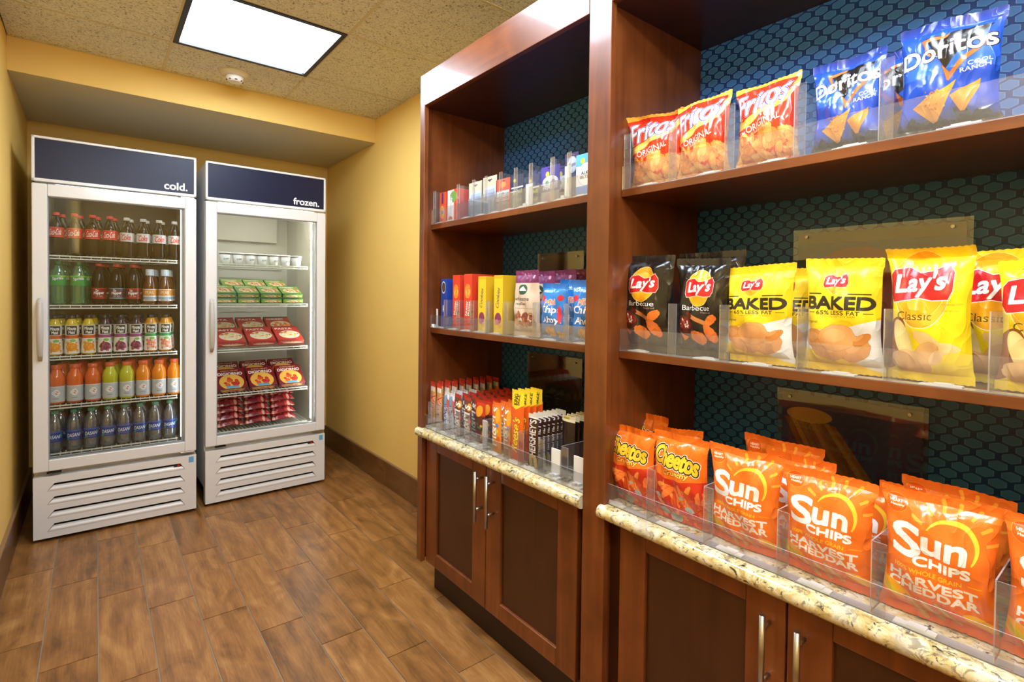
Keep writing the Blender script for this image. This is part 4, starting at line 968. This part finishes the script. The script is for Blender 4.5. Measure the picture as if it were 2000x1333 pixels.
# ------------------------------------------------------------------ posters standing at the back of the shelves, behind clear sheets
def poster(label, art, y1, y0, z0, z1, group='food posters at the back of the shelves'):
    t = thing('acrylic_poster_holder', label, 'poster', (1.470, (y0+y1)/2, z0), front_rot(), group); Wd, Hh = y1-y0, z1-z0
    MB().box(-Wd/2+.012, .004, .004, Wd/2-.012, .006, Hh-.010, 0, [1, 1, 0, 1, 1, 1]).obj('print', [art, M_BLACK], t)
    MB().box(-Wd/2, 0, 0, Wd/2, .003, Hh, 0, [1, 1, 0, 1, 0, 1]).obj('clear_sheet', [M_ACR_P, M_ACRE], t)
    for x in (-Wd/2+.035, Wd/2-.035): MB().cyl((x, 0, Hh-.02), (x, -.004, Hh-.02), .004).obj('stand_off', M_CHROME, t)
M_ACR_P = clearmat('poster_acrylic', (.97, .97, .97), .2, .02)
A = Art(420, 400, '3A4468'); A.grad(0, .09, '6A5C30', '6A5C30'); A.grad(.09, .6, '545C7C', '2A3A78'); A.ell(.40, .62, .42, .46, '9A3A1E', 0, out=(('7A2A14', 2),), jag=.03); A.bits(40, (.1, .45, .75, .95), ['E8C8A8', 'D8A888'], .006, 4)
poster('potato poster in a clear holder behind the yellow baked chips', A.mat('print_potato', .4), .650, .275, 1.098, 1.428)
A = Art(420, 380, '1A2C78'); A.grad(0, .08, '6A6250', '5A5448'); A.grad(.7, 1, '1A2C78', '2A4AB0')
for i in range(9): A.poly([(.02+i*.045, .18+abs(i-3)*.012), (.065+i*.045, .18+abs(i-3)*.012), (.46+i*.06, 1), (.40+i*.06, 1)], ['8A4A1C', 'B87A3A', '9A5A24'][i % 3])
A.ell(.22, .18, .18, .06, 'D8A048'); poster('ridged potato chip poster in a clear holder behind the orange bags', A.mat('print_ridged', .35), .684, .344, .688, 1.000)
A = Art(300, 380, '1C2A50'); A.grad(0, .2, '9A9060', '3A4268'); A.ell(.6, .9, .5, .5, '4A5040'); poster('dim blue and olive poster behind the blue cookie bags', A.mat('print_cookie_poster', .4), 1.705, 1.435, 1.103, 1.420)
A = Art(340, 380, '2A4A9A'); A.poly([(.2, 0), (1, 0), (1, .5), (.6, .3)], 'B8A848'); A.poly([(.7, 0), (1, 0), (1, .5)], '7A88A0')
for i in range(4): A.poly([(-.25+i*.22, -.05), (-.05+i*.22, -.05), (.55+i*.2, .85-i*.08), (.36+i*.2, .95-i*.08)], '2E1A16', out=(('8A7A78', 2),))
poster('chocolate bar poster in a clear holder behind the candy bars', A.mat('print_chocolate', .35), 1.765, 1.435, .690, 1.000)
# ------------------------------------------------------------------ bottles
LBL = {}
def lab_mat(key, fn):
    if key not in LBL: LBL[key] = fn().mat('print_'+key, .32, coat=.2)
    return LBL[key]
def L_cola():
    A = Art(480, 110, 'C8202A'); A.text('Coca-Cola', .5, .48, .26, .62, 'F4EEE8', -4, .25, 1); A.rect(0, 0, 1, .06, 'E8402A'); A.rect(0, .94, 1, 1, 'E8402A'); return A
def L_diet():
    A = Art(480, 110, 'C9C7C4'); A.text('Coke', .5, .52, .22, .66, 'D02A30', -3, .2, 3); A.text('Diet', .38, .18, .06, .18, '303030'); return A
def L_lime():
    A = Art(480, 170, '2F9A46'); A.rect(0, 0, 1, .16, '7AC84A'); A.text('Sprite', .5, .34, .22, .36, 'F0F4F0', -8, .1, 3, out=(('1A4A8A', 2),)); A.ell(.57, .12, .02, .02, 'E8D840'); return A
def L_pep(c='7A1A22', e='C8302A'):
    A = Art(480, 170, c); A.rect(0, 0, 1, .08, e); A.rect(0, .92, 1, 1, e); A.text('Dr', .46, .24, .06, .24, 'F4F0EC', -4, 0, 2); A.text('Pepper', .5, .50, .23, .32, 'F4F0EC', -4, .1, 3); A.text('EST 1885', .5, .78, .14, .12, 'E8C8C0'); return A
def L_pep2(): return L_pep('5A3A48', '8AB4C4')
def L_tea():
    A = Art(480, 170, 'E6E4E0'); A.rect(0, .06, 1, .55, 'D88A3A'); A.text('PEAK', .5, .30, .22, .26, 'F0D8B0', 0, 0, 3, out=(('8A4A1A', 2),)); A.rect(0, .66, 1, .84, '8AA8C0'); A.rect(.38, .90, .62, .96, '4A4A50'); return A
def L_juice(c1, c2, bits, top):
    A = Art(480, 300, 'E6E4DA'); A.rect(0, 0, 1, .04, top)
    for x in (.5, .0, 1.): A.rect(x-.13, .06, x+.13, .36, '14140F'); 
    A.text('Minute', .5, .15, .20, .11, 'F2F0EA', 0, 0, 3); A.text('Maid', .5, .28, .14, .10, 'F2F0EA', 0, 0, 3)
    A.rect(0, .38, 1, .49, c1); A.rect(0, .49, 1, .52, 'F0EEE6'); A.ell(.53, .56, .07, .03, '7AB84A'); A.ell(.5, .78, .13, .09, c2); A.bits(34, (.37, .62, .63, .94), bits, .022, 5, .9); return A
def L_sport():
    A = Art(480, 240, 'C2C6C8'); A.rect(0, 0, 1, .04, 'E8ECEE'); A.ell(.5, .42, .085, .08, 'F4F4F4', out=(('8A8E92', 2),)); A.text('G', .5, .42, .10, .42, 'F6F6F6', 0, 0, 5, out=(('6A6E72', 2),)); A.poly([(.5, .28), (.56, .38), (.51, .40), (.54, .56), (.48, .44), (.52, .40)], 'E0602A'); A.rect(.44, .76, .56, .80, '8A8A8A'); return A
def L_water():
    A = Art(480, 140, '1E3F8E'); A.rect(0, 0, 1, .12, '3A6AC0'); A.text('DASANI', .5, .50, .27, .34, 'E8F2FA', -2, .15, 2); A.poly([(.34, .95), (.42, .5), (.40, .98)], '3AA06A'); A.poly([(.66, .1), (.70, .5), (.64, .6)], '3AA06A'); A.text('PURIFIED WATER', .5, .82, .2, .08, 'A8C4E8'); return A
M_COLA = plain('cola_liquid', '0C0503', .12, spec=.35, coat=0)
M_TEA = plain('tea_liquid', '5A2A10', .12, coat=.6)
M_LIME = clearmat('green_bottle', (.30, .78, .42), .4, .28, (.16, .55, .26), .08)
M_WATERB = clearmat('water_bottle', (.86, .90, .94), .5, .14, (.55, .6, .66), .06)
def liq(n, c): return plain('liquid_'+n, c, .15, coat=.5)
P_COLA = [(.024, 0), (.031, .006), (.0315, .03), (.0290, .058), (.0285, .066), (.0315, .088), (.0315, .132)]
TOP_COLA = [(.0315, .132), (.030, .145), (.024, .165), (.017, .183), (.0125, .194), (.0125, .200)]
KIND = {
 'cola': dict(body=[(.022, 0), (.030, .006), (.0315, .025), (.0288, .055), (.0300, .078), (.0315, .092), (.0312, .142), (.0275, .160), (.019, .182), (.0122, .196), (.0122, .203)], lab=(.0318, .092, .142), cap=(.0145, .203, .219), mat=M_COLA, capm='C8262A', fn=L_cola),
 'diet': dict(body=None, lab=(.0318, .088, .136), cap=(.0145, .203, .219), mat=M_COLA, capm='B8B6B2', fn=L_diet),
 'lime': dict(body=[(.024, 0), (.032, .008), (.0325, .040), (.030, .060), (.032, .085), (.0325, .105), (.0325, .148), (.028, .168), (.019, .188), (.0125, .200), (.0125, .206)], lab=(.0329, .098, .150), cap=(.0145, .206, .222), mat=M_LIME, capm='2A7A3A', fn=L_lime),
 'pepper': dict(body=[(.024, 0), (.031, .007), (.0315, .030), (.0315, .090), (.0318, .110), (.030, .140), (.024, .168), (.014, .192), (.0125, .202)], lab=(.0319, .032, .088), cap=(.0145, .202, .218), mat=M_COLA, capm='C23A30', fn=L_pep),
 'pepper_blue': dict(body=None, lab=(.0319, .032, .088), cap=(.0145, .202, .218), mat=M_COLA, capm='C23A30', fn=L_pep2),
 'tea': dict(body=[(.026, 0), (.031, .006), (.031, .030), (.031, .085), (.0310, .100), (.028, .120), (.018, .150), (.0165, .164)], lab=(.0315, .020, .086), cap=(.019, .160, .196), mat=M_TEA, capm='C4D2DC', fn=L_tea),
 'orange_juice': dict(body=[(.025, 0), (.031, .008), (.030, .05), (.0265, .095), (.0285, .130), (.0280, .160), (.020, .180), (.016, .190)], lab=None, cap=(.0185, .188, .206), mat=liq('yellow', 'D8B82A'), capm='2A2A2C', fn=lambda: L_juice('D8602A', 'E8922A', ['F0A83A', 'E88A24'], 'D8C83A')),
 'grape_juice': dict(body=None, lab=None, cap=(.0185, .188, .206), mat=liq('grape', '2A1024'), capm='141416', fn=lambda: L_juice('9A4A7A', '7A2A4A', ['8A2A50', 'B04A70', '5A1A34'], '3A2A34')),
 'apple_juice': dict(body=None, lab=None, cap=(.0185, .188, .206), mat=liq('apple', 'D08A2A'), capm='1A1A1C', fn=lambda: L_juice('3AA060', 'E8C0A8', ['D8604A', 'E88A6A'], 'D8A83A')),
 'sport_orange': dict(body=[(.028, 0), (.0335, .006), (.0335, .090), (.0325, .096), (.0345, .104), (.0345, .128), (.030, .152), (.021, .168), (.020, .180)], lab=(.0338, .012, .092), cap=(.0215, .180, .200), mat=liq('orange', 'E0642A'), capm='E2643A', fn=L_sport),
 'sport_yellow': dict(body=None, lab=(.0338, .012, .092), cap=(.0215, .180, .200), mat=liq('lemon', 'C6C22A'), capm='E2643A', fn=L_sport),
 'sport_amber': dict(body=None, lab=(.0338, .012, .092), cap=(.0215, .180, .200), mat=liq('amber', 'F08A1C'), capm='E2643A', fn=L_sport),
 'water': dict(body=[(.026, 0), (.032, .008), (.0325, .030), (.0325, .050), (.0325, .110), (.0315, .130), (.026, .156), (.017, .178), (.012, .188), (.012, .194)], lab=(.0328, .052, .104), cap=(.0140, .192, .208), mat=M_WATERB, capm='4A9A78', fn=L_water),
}
KIND['diet']['body'] = KIND['cola']['body']; KIND['pepper_blue']['body'] = KIND['pepper']['body']
for q_ in ('grape_juice', 'apple_juice'): KIND[q_]['body'] = KIND['orange_juice']['body']
for q_ in ('sport_yellow', 'sport_amber'): KIND[q_]['body'] = KIND['sport_orange']['body']
_bm = {}
def bottle(kind, label, group, loc, rz=0):
    K = KIND[kind]
    if kind not in _bm:
        ms = [('bottle_body', MB().lathe(K['body'], 24).mesh('bottle_body', K['mat']))]
        if K['lab']: r, a, b = K['lab']; pr = [(r, a), (r, b)]
        else: pr = [(x+.0006, z) for x, z in K['body'][1:6]]; a, b = pr[0][1], pr[-1][1]
        lm = MB().lathe(pr, 32, cap=False).mesh('wrap_label', lab_mat(kind, K['fn'])); ms.append(('wrap_label', lm))
        r, a, b = K['cap']; n = 28; m_ = MB(); m_.lathe([(r, a), (r, a+.002), (r*.985, b-.0015), (r*.9, b)], n)
        for i in range(n):
            if i % 2: continue
            t = 2*math.pi*i/n; m_.cyl((r*math.cos(t), r*math.sin(t), a+.002), (r*.985*math.cos(t), r*.985*math.sin(t), b-.003), .0007, n=4, cap=False)
        ms.append(('cap', m_.mesh('cap', plain('cap_'+K['capm'], K['capm'], .35))))
        if kind in ('water', 'lime'):
            r0 = K['body']; ms.append(('contents', MB().lathe([(max(x-.002, .004), z+.001) for x, z in r0[:-3]], 20).mesh('contents', clearmat('contents_'+kind, (.93, .96, .98) if kind == 'water' else (.6, .9, .6), .1, .05))))
        _bm[kind] = ms
    t = thing('drink_bottle', label, 'bottle', loc, (0, 0, rz), group)
    for nm, me in _bm[kind]: put(me, nm, t)
    return t
DESC = {'cola': 'cola bottle with red label', 'diet': 'diet cola bottle with silver label', 'lime': 'green lemon-lime soda bottle', 'pepper': 'dark soda bottle with maroon label',
        'pepper_blue': 'dark soda bottle with blue edged label', 'tea': 'iced tea bottle with pale blue cap', 'orange_juice': 'orange juice bottle with dark cap', 'grape_juice': 'grape juice bottle with black cap',
        'apple_juice': 'apple juice bottle with green label', 'sport_orange': 'orange sports drink bottle', 'sport_yellow': 'yellow sports drink bottle', 'sport_amber': 'amber sports drink bottle', 'water': 'clear water bottle with blue label'}
SHN = ['top shelf', 'second shelf', 'third shelf', 'fourth shelf', 'bottom shelf']
ROWS = [(['cola']*4+['diet']*4, [-.156+.0725*i for i in range(8)]),
        (['lime']*2+['pepper', 'pepper_blue', 'pepper', 'tea', 'tea'], [-.150, -.069, .014, .088, .162, .236, .306]),
        (['orange_juice']*3+['grape_juice']*3+['apple_juice']*2, [-.163+.0672*i for i in range(8)]),
        (['sport_orange']*3+['sport_yellow']*2+['sport_amber']*3, [-.157+.0725*i for i in range(8)]),
        (['water']*8, [-.165, -.090]+[-.020+.0695*i for i in range(6)])]
rb = random.Random(4)
for s_, (ks, xs_) in enumerate(ROWS):
    tot = {k_: ks.count(k_) for k_ in ks}
    for rank in range(3 if s_ in (1, 3) else 2):
        seen = {}
        for i, (k_, x) in enumerate(zip(ks, xs_)):
            seen[k_] = seen.get(k_, 0)+1
            rowt = ['front row', 'second row', 'third row'][rank]
            if rank and s_ == 3: k2 = 'sport_orange' if i != 3 else 'sport_yellow'
            else: k2 = k_
            lx = x+.2365+(.018 if rank == 1 else .03 if rank == 2 else 0); ly = .140+.078*rank
            if lx > .60: continue
            bottle(k2, '%s, %s from left, %s, cooler %s' % (DESC[k2], ORD[i], rowt, SHN[s_]), 'bottles on the cooler '+SHN[s_], f2w(F1, lx, ly, SH1[s_]+.0002), rb.uniform(-.25, .25) if rank else rb.uniform(-.10, .10)-.05)
# ------------------------------------------------------------------ frozen goods
A = Art(300, 90, 'E4E4E0'); 
for x in (.5, 0., 1.): A.text('ICE CREAM', x, .55, .16, .16, '5A6A5A', -6, .1, 1)
m_tub = A.mat('print_tub', .4)
for i in range(7):
    t = thing('ice_cream_tub', 'small white ice cream tub, %s from the left on the top freezer shelf' % ORD[i], 'tub', f2w(F2, .617+.0685*i-.4915, .135, SH2[0]+.0002), (0, 0, .1*i), 'ice cream tubs')
    MB().lathe([(.024, 0), (.026, .002), (.0315, .058)], 28).obj('cup', m_tub, t)
    MB().lathe([(.0335, .054), (.0340, .056), (.0340, .064), (.031, .066)], 28).obj('lid', plain('lid_white', 'DDDCD6', .4), t)
    MB().lathe([(.0343, .0555), (.0343, .060)], 28, cap=False).obj('rim_band', plain('rim_brown', '5A4438', .4), t)
def food_art(bg, title, tc, band, food, n, seed, w=260, h=300, ty=.18):
    A = Art(w, h, bg); A.rect(0, 0, 1, .07, band); A.ell(.55, .58, .40, .30, 'E8DCC4', out=(('C8B898', 2),)); A.bits(n, (.22, .40, .88, .74), food, .07, seed, .6)
    A.text(title, .42, ty, .66, .10, tc, 0, 0, 3); A.rect(0, .90, 1, 1, band); return A
mg = food_art('7FA04A', 'GARDEN', 'F4F0DC', '2F6A34', ['E8A04A', 'D8702A', 'E8C86A', 'C85A2A'], 30, 3).mat('print_green_meal', .35)
mr = food_art('C23A30', 'PASTA', 'F6EEE0', '9A2A24', ['E8D8A0', 'F0C070', 'D86A3A', '6A8A3A'], 30, 4).mat('print_red_meal', .35)
mr2 = food_art('B8402E', 'CHICKEN', 'F6EEE0', '3A5A34', ['E88A3A', 'F0A050', 'D86A24'], 40, 5).mat('print_snack_meal', .35)
A = Art(300, 260, '7A1420'); A.text('RISING CRUST', .5, .10, .6, .05, 'E8D8A0', 0, 0, 1); A.text('DIGIORNO', .5, .26, .84, .14, 'F4EEE6', 0, 0, 4); A.ell(.5, .68, .42, .34, 'E8B450', out=(('B87A2A', 3),)); A.bits(14, (.2, .5, .8, .85), ['C8382A', 'D8582A', 'B82A20'], .07, 5, .9); A.rect(.3, .88, .72, .98, '4AA0D0'); mp = A.mat('print_pizza', .3)
A = Art(240, 160, '8A2028'); A.bits(30, (0, 0, 1, 1), ['C84A3A', 'A83030', 'E0A090', '701820'], .10, 8, .5); A.text('SANDWICH', .5, .5, .6, .14, 'E8DCD0', 0, 0, 2); ms_ = A.mat('print_wrapped', .2, bump=.4, coat=.5)
def flatbox(label, name, mat, side, F, lx, ly, z, w, d, h, tilt, group, cat='frozen meal', yaw=0):
    """carton leaning back: its broad printed face is towards the door"""
    t = thing(name, label, cat, f2w(F, lx, ly, z), (R(tilt), 0, F[2]+yaw), group)
    MB().box(-w/2, 0, 0, w/2, d, h-.0008, 0, [1, 0, 1, 1, 1, 1]).obj('carton', [mat, side], t, bevel=.0015)
    MB().box(-w/2+.003, -.0006, .003, w/2-.003, -.0001, h-.004, 0, [1, 1, 0, 1, 1, 1]).obj('end_flap', [mat, side], t)
    return t
gs, rs, ps = plain('carton_green', '3C7038', .45), plain('carton_crimson', 'A8302A', .45), plain('carton_maroon', '6A1A20', .45)
x0 = .4915
for r_ in range(2):
    for i in range(4 if r_ == 0 else 3):
        lx = (.600+.130*i if r_ == 0 else .675+.130*i)-x0+.012
        for k in range(2 if r_ == 0 else 1):
            z = SH2[1]+(.0 if k == 0 else .033) if r_ == 0 else SH2[1]+.075
            ly = .108+.014*k if r_ == 0 else .240
            if lx+.062 > .600: lx = .537
            flatbox('green frozen meal carton, %s from left, %s, second freezer shelf' % (ORD[i], ['lower front layer', 'upper front layer'][k] if r_ == 0 else 'raised back row'),
                    'frozen_meal_carton', mg, gs, F2, lx, ly, z, .124, .15, .030, 20 if k or r_ else 2, 'green frozen meal cartons')
for r_ in range(2):
    for i in range(3):
        lx = (.665+.172*i)-x0-.02 + (.0 if r_ == 0 else -.004)
        if lx+.08 > .600: lx = .516
        flatbox('red frozen meal carton, %s from left, %s, third freezer shelf' % (ORD[i], 'front row' if r_ == 0 else 'back row'), 'frozen_meal_carton', mr2 if (r_ == 1 and i == 2) else mr, rs, F2, lx, .106+.190*r_, SH2[2]+.012+.055*r_, .158, .19, .028, 26, 'red frozen meal cartons')
    for i in range(3):
        lx = (.640+.172*i)-x0+.014
        if lx+.083 > .600: lx = .512
        flatbox('frozen pizza box, %s from left, %s, fourth freezer shelf' % (ORD[i], 'front row' if r_ == 0 else 'back row'), 'frozen_pizza_box', mp, ps, F2, lx, .118+.15*r_, SH2[3]+.003+.035*r_, .160, .165, .034, 38-4*r_, 'frozen pizza boxes', 'pizza box')
for i in range(3):
    for k in range(5):
        lx = (.635+.155*i)-x0+.010; w, h = .148, .098
        key = ('wrapped', k % 2)
        if key not in _bar: _bar[key] = bag_meshes(w, h*1.25, .040, 80+k, ms_, nx=14, nz=12, seal=.008, wr=1.3, flare=.03)
        t = thing('wrapped_sandwich', 'wrapped red frozen sandwich, %s in %s pile from left, bottom freezer shelf' % (['bottom', 'second up', 'third up', 'fourth up', 'top'][k], ORD[i]), 'frozen sandwich', f2w(F2, lx, .125+.012*k, SH2[4]+.022+.039*k), (R(-72), 0, F2[2]), 'wrapped frozen sandwiches')
        for me, nm in zip(_bar[key], ('wrapper', 'top_seal', 'bottom_seal')): put(me, nm, t)
